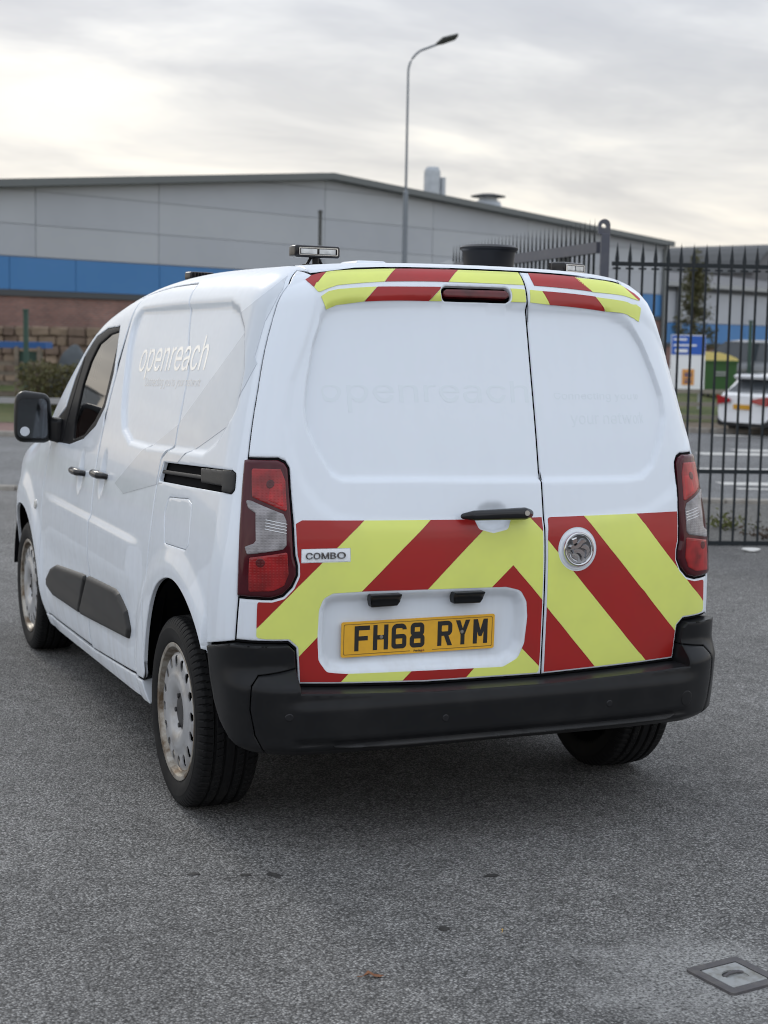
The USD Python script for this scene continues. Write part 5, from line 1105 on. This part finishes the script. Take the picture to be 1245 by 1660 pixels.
scr = [c for c in board.GetChildren() if c.GetName().startswith('plate_screw')]
shift_last(scr[0], -.128, .003); shift_last(scr[1], .146, .004)

def lay_text(name, text, c, width, mat, parent, off, bold=False, squash=1.0, rise=0.0, height=None):
    p = text_poly(text, .1, bold); b_ = p.bounds; s_ = width / (b_[2] - b_[0])
    p = affinity.scale(affinity.translate(p, -(b_[0] + b_[2]) / 2, 0), s_, s_ * squash, origin=(0, 0))
    p = affinity.rotate(p, rise, origin=(0, 0)); p = affinity.translate(p, *c)
    for i, g in enumerate(getattr(p, 'geoms', [p])):
        panel(name, g, mat, off=off, rnd=0, skirt=.0004, res=.02, parent=parent)
SD = stage.GetPrimAtPath('/World/panel_van/sliding_door')
t0, t1 = P_('textS')
mid = (t0 + t1) / 2
lay_text('side_lettering', 'openreach', (mid[0], mid[1] - .015), abs(t1[0] - t0[0]), 'silver_lettering', SD, .0008, squash=1.12, rise=2.5)
t0, t1 = P_('textS2'); mid = (t0 + t1) / 2
lay_text('side_strapline', 'Connecting you to your network', (mid[0], mid[1] + .0), abs(t1[0] - t0[0]), 'faint_lettering', SD, .0006, rise=2.0)
t0, t1 = P_('textR'); mid = (t0 + t1) / 2
lay_text('ghost_lettering', 'openreach', (mid[0], mid[1] - .005), abs(t1[0] - t0[0]), 'ghost_vinyl', DL, .0003, squash=1.1)
t0, t1 = P_('textR2'); mid = (t0 + t1) / 2
lay_text('ghost_strapline', 'Connecting you to', (mid[0], mid[1] + .02), abs(t1[0] - t0[0]) * .8, 'ghost_vinyl', DR, .0003)
lay_text('ghost_strapline', 'your network', (mid[0] + .04, mid[1] - .06), abs(t1[0] - t0[0]) * .72, 'ghost_vinyl', DR, .0003)
wd = poly('wedge')  # wedge areas laid over the side in a greyer, glossier tone
panel('grey_wedge', wd.intersection(SLIDER.buffer(-.006)), 'wedge_grey', off=.0012, rnd=0, skirt=.0012, res=.0085, parent=SD)
side0 = stage.GetPrimAtPath('/World/panel_van/side_panel')
panel('grey_wedge', wd.difference(SLIDER.buffer(.008)).difference(RAIL.buffer(.006)).difference(Polygon([(-9, 0), (9, 0), (9, 1.04), (-9, 1.04)])), 'wedge_grey', off=.0012, rnd=0, skirt=.0012, res=.0085, parent=side0)
panel('grey_wedge', poly('wedge2').intersection(SIDE_ALL.buffer(-.012)), 'wedge_grey', off=.0012, rnd=0, skirt=.0012, res=.0085, parent=side0)

# model badge
panel('model_badge', MODEL, 'white_edging', off=.002, rnd=.001, skirt=.002, res=.01, parent=DL)
p = text_poly('COMBO', .024, True); b_ = p.bounds
p = affinity.translate(affinity.scale(p, .150 / (b_[2] - b_[0]), .78, origin=(0, 0)), 0, 0); b_ = p.bounds
p = affinity.translate(p, mp_c[0] - (b_[0] + b_[2]) / 2, mp_c[1] - (b_[1] + b_[3]) / 2)
for g in getattr(p, 'geoms', [p]):
    panel('badge_letter', g, 'dark_chrome', off=.0055, rnd=.0012, skirt=.005, res=.005, parent=DL)
# round badge with a winged beast holding a flag
bs, bn = on_skin(*BADGE)
bp = panel('round_badge', Point(*BADGE).buffer(.0655), 'white_edging', off=.0015, rnd=.001, skirt=.003, res=.01, parent=DR)
bx_ = np.cross(bn, [0, 0, 1.0]); bx_ = -bx_ if bx_[0] < 0 else bx_; bx_ /= np.linalg.norm(bx_); bz_ = np.cross(bx_, bn); bz_ = -bz_ if bz_[2] < 0 else bz_
def on_badge(m, lift=0.0):
    m = m.copy(); v = np.array(m.vertices); m.vertices = bs + v[:, :1] * bx_ + v[:, 1:2] * bz_ + (v[:, 2:3] + lift) * bn
    if np.linalg.det(np.array([bx_, bz_, bn])) < 0: m.invert()
    return m
obj('badge_dish', on_badge(lathe([(0, -.008), (.054, -.008), (.054, .008), (.048, .010), (.030, .006), (0, .004)], 48)), 'dark_chrome', bp)
obj('badge_ring', on_badge(lathe([(.044, .004), (.047, .012), (.051, .014), (.055, .012), (.057, .002), (.055, 0), (.046, 0), (.044, .004)], 64)), 'chrome', bp, smooth=70)
beast = [[(-.030, .036), (-.012, .043), (-.010, .026), (-.028, .020)],
         [(-.040, .010), (-.030, .016), (-.016, .014), (-.006, .022), (.006, .034), (.020, .036), (.030, .028), (.022, .026), (.012, .020), (.004, .010), (-.008, .004), (-.022, .004), (-.034, .002)],
         [(.004, .006), (.014, .014), (.026, .016), (.040, .008), (.044, -.006), (.036, -.022), (.026, -.032), (.030, -.016), (.030, -.004), (.020, .002)],
         [(-.026, -.002), (-.012, .000), (.002, .000), (.014, -.006), (.022, -.014), (.022, -.028), (.012, -.040), (.010, -.026), (.002, -.016), (-.010, -.012), (-.022, -.014)],
         [(-.036, -.008), (-.028, -.020), (-.016, -.022), (-.006, -.030), (-.008, -.042), (-.020, -.036), (-.030, -.028)]]
for pts in beast:
    obj('badge_beast', on_badge(to_tri(manifold3d.Manifold.extrude(manifold3d.CrossSection([pts], manifold3d.FillRule.NonZero), .007, scale_top=(.86, .86))), .007), 'chrome', bp, smooth=20)

# bumper: cover, two wheel-arch corners, lower strip, sensors
def b_off(u, v):
    au = np.abs(u)
    rim_ = ease((.985 - au) / .14)
    swell = .012 + .018 * rim_ + .066 * ease((.585 - v) / .07) * ease((.96 - au) / .26) - .014 * ease((v - .455) / .04) * ease((.80 - au) / .14)
    tuck = .030 * ease((.350 - v) / .035)
    groove = .016 * ease(1 - np.abs(v - np.interp(au, [0, .55, .72], [.356, .356, .360])) / .010) * ease((.74 - au) / .06)
    return swell - tuck - groove
half_l = [(-.992, .622), (-.975, .53), (-.955, .46), (-.925, .405), (-.885, .36), (-.835, .325), (-.70, .316), (-.45, .316)]
top_l = [(-.877, .648), (-.722, .646), (-.702, .628), (-.694, .512)]
outer = Polygon(half_l + [(0, .320)] + [(-a_ + .02, b_) for a_, b_ in half_l[::-1]] + [(.872, .642), (.752, .642), (.735, .626), (.722, .508), (.169, .493), (-.24, .495)] + top_l[::-1]).buffer(0)
outer = outer.buffer(-.006).buffer(.006)
line_l = Polygon([(-2, -1), (-.780, -1), (-.792, .332), (-.813, .384), (-.823, .46), (-.819, .532), (-.806, .559), (-.690, .576), (-.60, .70), (-2, .9)])
corner_l = outer.intersection(line_l); corner_r = outer.intersection(mir(line_l)); cover = outer.difference(unary_union([line_l, mir(line_l)]))
bump = panel('rear_bumper', cover.buffer(-.0012), 'black_plastic', off=b_off, rnd=.005, skirt=.13, res=.010, rel=False, parent=van)
for cpoly in (corner_l, corner_r):
    panel('bumper_corner', cpoly.buffer(-.0012), 'black_plastic', off=b_off, rnd=.004, skirt=.06, res=.011, rel=False, parent=van)
for u_, v_ in P_('sensors'):
    q = np.array([[u_, v_]]); s_ = wall(q); n_ = normal(s_); c_ = (s_ + n_ * b_off(q[:, 0], q[:, 1])[:, None])[0]
    if u_ > .6: panel('tow_eye_cover', Point(u_, v_).buffer(.026), 'black_plastic', off=lambda a_, b_: b_off(a_, b_) + .0015, rnd=.003, skirt=.006, res=.008, rel=False, parent=bump)
    else: panel('parking_sensor', Point(u_, v_).buffer(.011), 'gloss_black', off=lambda a_, b_: b_off(a_, b_) + .002, rnd=.002, skirt=.006, res=.005, rel=False, parent=bump)
panel('parking_sensor', Point(.905, .43).buffer(.011), 'gloss_black', off=lambda a_, b_: b_off(a_, b_) + .002, rnd=.002, skirt=.006, res=.005, rel=False, parent=bump)
panel('bumper_lip', Polygon([(-.57, .350), (-.40, .354), (.45, .354), (.66, .356), (.60, .346), (-.40, .340)]), 'black_trim', off=lambda a_, b_: b_off(a_, b_) + .016, rnd=.004, skirt=.02, res=.012, rel=False, parent=bump)  # lighter black stands in for the highlight along the slot

# added inner shell that darkens the panel gaps and blocks light; wheel wells, underbody
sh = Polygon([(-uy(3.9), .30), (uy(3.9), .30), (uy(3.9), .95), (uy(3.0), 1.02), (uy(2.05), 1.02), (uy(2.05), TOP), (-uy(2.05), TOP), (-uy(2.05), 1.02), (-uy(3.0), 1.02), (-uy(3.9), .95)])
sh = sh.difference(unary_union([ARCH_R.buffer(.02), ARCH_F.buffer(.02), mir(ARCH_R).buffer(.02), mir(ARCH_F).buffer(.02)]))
panel('gap_shade_shell', sh, 'shadow_black', off=-.045, rnd=0, skirt=0, res=.06, rel=False, parent=van)
obj('bulkhead', box((1.30, .02, 1.28), (0, 2.02, .98)), 'cabin_trim', van)
obj('underbody', cat(box((1.36, 2.2, .16), (0, 2.1, .34)), box((1.0, 3.6, .10), (0, 2.2, .36)), box((1.30, .30, .12), (0, .34, .37))), 'under_metal', van)
obj('rear_axle', cat(tube([(-.72, .726, .30), (.72, .726, .30)], .045), box((.10, .9, .08), (-.50, 1.0, .36)), box((.10, .9, .08), (.50, 1.0, .36))), 'under_metal', van)
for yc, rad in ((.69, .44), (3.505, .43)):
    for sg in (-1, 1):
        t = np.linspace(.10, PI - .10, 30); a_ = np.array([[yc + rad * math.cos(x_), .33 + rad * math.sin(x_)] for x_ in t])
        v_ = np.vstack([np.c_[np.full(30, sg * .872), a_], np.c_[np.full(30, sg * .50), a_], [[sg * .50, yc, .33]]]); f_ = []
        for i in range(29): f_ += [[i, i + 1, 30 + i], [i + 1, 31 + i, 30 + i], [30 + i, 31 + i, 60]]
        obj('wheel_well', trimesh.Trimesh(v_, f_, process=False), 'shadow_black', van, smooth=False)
# cabin
for sx_ in (-.40, .40):
    seat = obj('cab_seat', cat(rbox((.48, .50, .16), .05, (sx_, 2.45, .62)), rbox((.46, .14, .62), .06, (sx_, 2.22, .95))), 'seat_cloth', van, smooth=60)
    obj('headrest', rbox((.26, .09, .18), .04, (sx_, 2.18, 1.36)), 'seat_cloth', seat, smooth=60)
obj('dashboard', rbox((1.40, .45, .22), .08, (0, 3.12, .98)), 'cabin_trim', van, smooth=60)
rt = [(.40 + .0 + .185 * math.cos(a_), 2.78 - .05 * math.sin(a_), 1.02 + .178 * math.sin(a_)) for a_ in np.linspace(0, 2 * PI, 33)]
obj('steering_wheel', cat(tube(rt, .014, 8), tube([(.22, 2.80, 1.02), (.58, 2.80, 1.02)], .016)), 'seat_cloth', van, smooth=60)

# wheels
def tyre_mesh(groove=True):
    half_w, Ro, Ri = .1025, .322, .226
    prof = [(-.092, Ri), (-.101, .240), (-.106, .262), (-.107, .280), (-.105, .283), (-.104, .291), (-.099, .303), (-.091, .313)]
    tread = np.linspace(-.084, .084, 61)
    prof = np.array(prof + [(a_, Ro - .0045 * (a_ / .084) ** 2) for a_ in tread] + [(-a_, b_) for a_, b_ in prof[::-1]])
    nt = 560; th = np.arange(nt) * 2 * PI / nt
    X_, Rr = np.meshgrid(prof[:, 0], np.ones(nt))[0], np.tile(prof[:, 1], (nt, 1))
    TH = np.tile(th[:, None], (1, len(prof)))
    for g in (-.052, -.018, .018, .052):
        Rr -= .0075 * np.exp(-((X_ - g) / .0042) ** 4)
    ax_t = np.abs(X_)
    sh = ((ax_t > .060) & (ax_t < .100)); ph = (TH * 80 / (2 * PI) + np.where(X_ < 0, 0, .5) + ax_t * 4) % 1
    Rr -= np.where(sh & (ph < .22), .0045, 0)
    mid = (ax_t < .046) & (ax_t > .024); ph2 = (TH * 80 / (2 * PI) + X_ * 14) % 1
    Rr -= np.where(mid & (ph2 < .16), .003, 0)
    Rr = Rr + 0 * TH
    X_ = X_ * (1 + .012 * ((ax_t > .1045) & (np.abs(Rr - .272) < .006)))
    v_ = np.stack([X_, Rr * np.cos(TH), Rr * np.sin(TH)], -1).reshape(-1, 3); m_ = len(prof)
    i, j = np.meshgrid(np.arange(nt), np.arange(m_ - 1), indexing='ij'); i2 = (i + 1) % nt
    f_ = np.vstack([np.stack([i * m_ + j, i2 * m_ + j, i * m_ + j + 1], -1).reshape(-1, 3), np.stack([i2 * m_ + j, i2 * m_ + j + 1, i * m_ + j + 1], -1).reshape(-1, 3)])
    t_ = trimesh.Trimesh(v_, f_, process=False)
    if t_.face_normals[(m_ // 2) * 2][1] < 0 and False: t_.invert()
    c_ = t_.triangles_center; rad_ = c_.copy(); rad_[:, 0] = 0
    if ((t_.face_normals * rad_).sum(1)).mean() < 0: t_.invert()
    return t_
def ringed(prof, n=96):     # solid of revolution about x from (x, radius) points
    return lathe([(r_, x_) for x_, r_ in prof], n, 'x')
# outer face towards -x
barrel = ringed([(-.094, .229), (-.098, .231), (-.100, .228), (-.097, .217), (-.078, .212), (-.068, .207), (-.066, .199)], 96)
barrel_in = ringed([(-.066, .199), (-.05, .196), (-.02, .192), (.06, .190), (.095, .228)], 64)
disc_p = manifold3d.CrossSection([[(.0, -.018), (.055, -.018), (.075, -.040), (.094, -.048), (.116, -.053), (.130, -.048), (.139, -.044), (.150, -.0425), (.168, -.043), (.184, -.042), (.197, -.032), (.197, -.028), (.184, -.038), (.168, -.039), (.150, -.0385), (.139, -.040), (.130, -.043), (.096, -.038), (.06, -.010), (.0, -.010)]])
disc_m = manifold3d.Manifold.revolve(disc_p, 120)
holes = []
for k in range(16):
    c_ = manifold3d.Manifold.cylinder(.12, .0155, -1, 20).scale([1.30, 1.0, 1]).translate([.169, 0, -.08]).rotate([0, 0, 22.5 * k])
    holes.append(c_)
disc_m = disc_m - manifold3d.Manifold.batch_boolean(holes, manifold3d.OpType.Add)
disc_t = to_tri(disc_m); disc_t.apply_transform(trimesh.transformations.rotation_matrix(PI / 2, [0, 1, 0])); disc_t.apply_translation((-.048, 0, 0))
cap = ringed([(-.080, 0), (-.083, .020), (-.081, .045), (-.076, .060), (-.055, .064), (-.04, .064)], 48)
blt = [tube([(-.085, .052 * math.cos(a_), .052 * math.sin(a_)), (-.05, .052 * math.cos(a_), .052 * math.sin(a_))], .009, 6) for a_ in np.arange(5) * 2 * PI / 5]
well = ringed([(-.02, 0), (-.02, .188)], 48)
tm = tyre_mesh()
for yc, tr in ((.726, .7835), (3.511, .7765)):
    for sg in (-1, 1):
        w = UsdGeom.Xform.Define(stage, numbered('/World/panel_van', 'wheel'))
        w.AddTranslateOp().Set(Gf.Vec3d(sg * (tr - .004), yc, .317)); w.AddRotateZOp().Set(0 if sg < 0 else 180); w.AddRotateXOp().Set(23.0 * (yc + sg))
        if (yc, sg) == (.726, -1):
            obj('tyre', tm, 'rubber', w.GetPrim(), smooth=35); obj('rim', barrel, 'rim_dirty', w.GetPrim(), smooth=50)
            obj('wheel_disc', disc_t, 'rim_steel', w.GetPrim(), smooth=35); obj('centre_cap', cap, 'cap_black', w.GetPrim(), smooth=40)
            [obj('wheel_bolt', b__, 'cap_black', w.GetPrim()) for b__ in blt]; obj('inner_barrel', barrel_in, 'shadow_black', w.GetPrim()); obj('brake_drum', well, 'shadow_black', w.GetPrim(), smooth=False)  # inner barrel coloured black to paint the shade behind the disc holes
            w0 = w.GetPath()
        else:
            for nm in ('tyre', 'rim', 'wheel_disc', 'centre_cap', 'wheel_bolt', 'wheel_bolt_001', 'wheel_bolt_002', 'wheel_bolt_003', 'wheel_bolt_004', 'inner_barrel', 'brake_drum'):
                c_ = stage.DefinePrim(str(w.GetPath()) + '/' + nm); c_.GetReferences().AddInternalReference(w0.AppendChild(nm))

# door mirrors
for sg in (-1, 1):
    mx, my, mz = sg * .962, 2.90, 1.178
    MS = .70
    balls = []
    for dx, dz, r_ in ((-.060, .110, .06), (.045, .120, .065), (-.070, -.095, .06), (.055, -.090, .06), (-.085, 0, .045), (.07, .02, .045)):
        for dy, k in ((-.02, 1.0), (.075, .72)):
            balls.append(manifold3d.Manifold.sphere(r_ * MS, 16).translate([mx + sg * dx * k * MS, my + dy * .8, mz + dz * k * MS]))
    hull_m = manifold3d.Manifold.batch_hull(balls)
    # hollow for the glass
    inner_b = [manifold3d.Manifold.cylinder(.05, .035 * MS, -1, 20).rotate([90, 0, 0]).translate([mx + dx_ * MS, my - .022, mz + dz_ * MS]) for dx_, dz_ in ((-.062, .095), (.060, .100), (-.066, -.085), (.062, -.090))]
    shell = hull_m - manifold3d.Manifold.batch_hull(inner_b)
    mir_o = obj('door_mirror', to_tri(shell), 'black_plastic', van, smooth=40)
    gp = affinity.scale(Polygon([(-.062, .095), (.060, .100), (.062, -.090), (-.066, -.085)]).buffer(.033), MS, MS, origin=(0, 0))
    gm = prism(gp, .004); v_ = np.array(gm.vertices)
    tilt = math.radians(4) * sg
    gm.vertices = np.c_[mx + v_[:, 0], my - .030 + v_[:, 2] + v_[:, 0] * math.tan(tilt), mz + v_[:, 1]]; gm.fix_normals()
    obj('mirror_glass', gm, 'mirror_glass', mir_o)
    obj('spot_mirror', disc(np.array([mx - .036, my - .0335, mz - .054]), [0, -1, 0], .0215, .003), 'spot_mirror', mir_o)
    obj('mirror_arm', cat(to_tri(manifold3d.Manifold.batch_hull([manifold3d.Manifold.sphere(.024, 12).translate([mx - sg * .05, my + .025, mz + z_]) for z_ in (-.065, -.01)] + [manifold3d.Manifold.sphere(.024, 12).translate([sg * .845, my - .06, mz + z_ - .015]) for z_ in (-.07, .0)]))), 'black_plastic', mir_o, smooth=50)

# roof fittings: beacon lamps, turbine vent
def roof_z(x_, y_): return roof_map(np.array([[x_, y_]]))[0, 2]
def roof_lamp(x_, y_, w_, h_, label, rot=0.0):
    z0 = roof_z(x_, y_); t_ = obj('work_lamp', cat(rbox((w_, .06, h_), .008, (0, 0, .028 + h_ / 2)), *[box((.003, .02, h_ * .86), (w_ * (k / 8.0 - .5), .036, .028 + h_ / 2)) for k in range(1, 8)]), 'gloss_black', van, smooth=40, label=label)
    UsdGeom.Xformable(t_).AddTranslateOp().Set(Gf.Vec3d(x_, y_, z0)); UsdGeom.Xformable(t_).AddRotateZOp().Set(rot)
    obj('lamp_lens', cat(rbox((w_ * .36, .006, h_ * .42), .002, (-w_ * .205, -.031, .028 + h_ / 2)), rbox((w_ * .36, .006, h_ * .42), .002, (w_ * .205, -.031, .028 + h_ / 2))), 'lens_white', t_)
    fr = rrect(w_ * .86, h_ * .62, .004).difference(rrect(w_ * .82, h_ * .50, .003)); fm = prism(fr, .004); v_ = np.array(fm.vertices); fm.vertices = np.c_[v_[:, 0], -.031 - v_[:, 2], v_[:, 1] + .028 + h_ / 2]; fm.fix_normals()
    obj('lamp_bezel', fm, 'chrome', t_)
    obj('lamp_bracket', cat(box((.07, .05, .006), (0, 0, .004)), tube([(-.03, 0, .004), (-.012, 0, .03)], .005), tube([(.03, 0, .004), (.012, 0, .03)], .005), tube([(0, -.01, .0), (0, -.01, .034)], .012)), 'black_plastic', t_)
roof_lamp(-.358, .85, .170, .042, 'white lensed lamp at the rear left roof edge', 4)
roof_lamp(.620, .82, .150, .042, 'white lensed lamp at the rear right roof edge', 30)
roof_lamp(-.43, 2.02, .11, .036, 'white lensed lamp at the front left roof edge', -170)
vx, vy = .585, 1.40; z0 = roof_z(vx, vy)
vent = obj('roof_vent', lathe([(.0, -.05), (.155, -.05), (.152, .010), (.122, .026), (.104, .032), (.100, .045), (.104, .105), (.110, .113), (.113, .119), (.112, .127), (.10, .134), (0, .140)], 72), 'roof_vent_black', van, smooth=35, label='round black extractor vent on the roof')
UsdGeom.Xformable(vent).AddTranslateOp().Set(Gf.Vec3d(vx, vy, z0 + .018))
obj('vent_rim', lathe([(.110, .113), (.116, .117), (.116, .125), (.110, .128), (.106, .12), (.110, .113)], 72), 'roof_vent_black', vent, smooth=60)
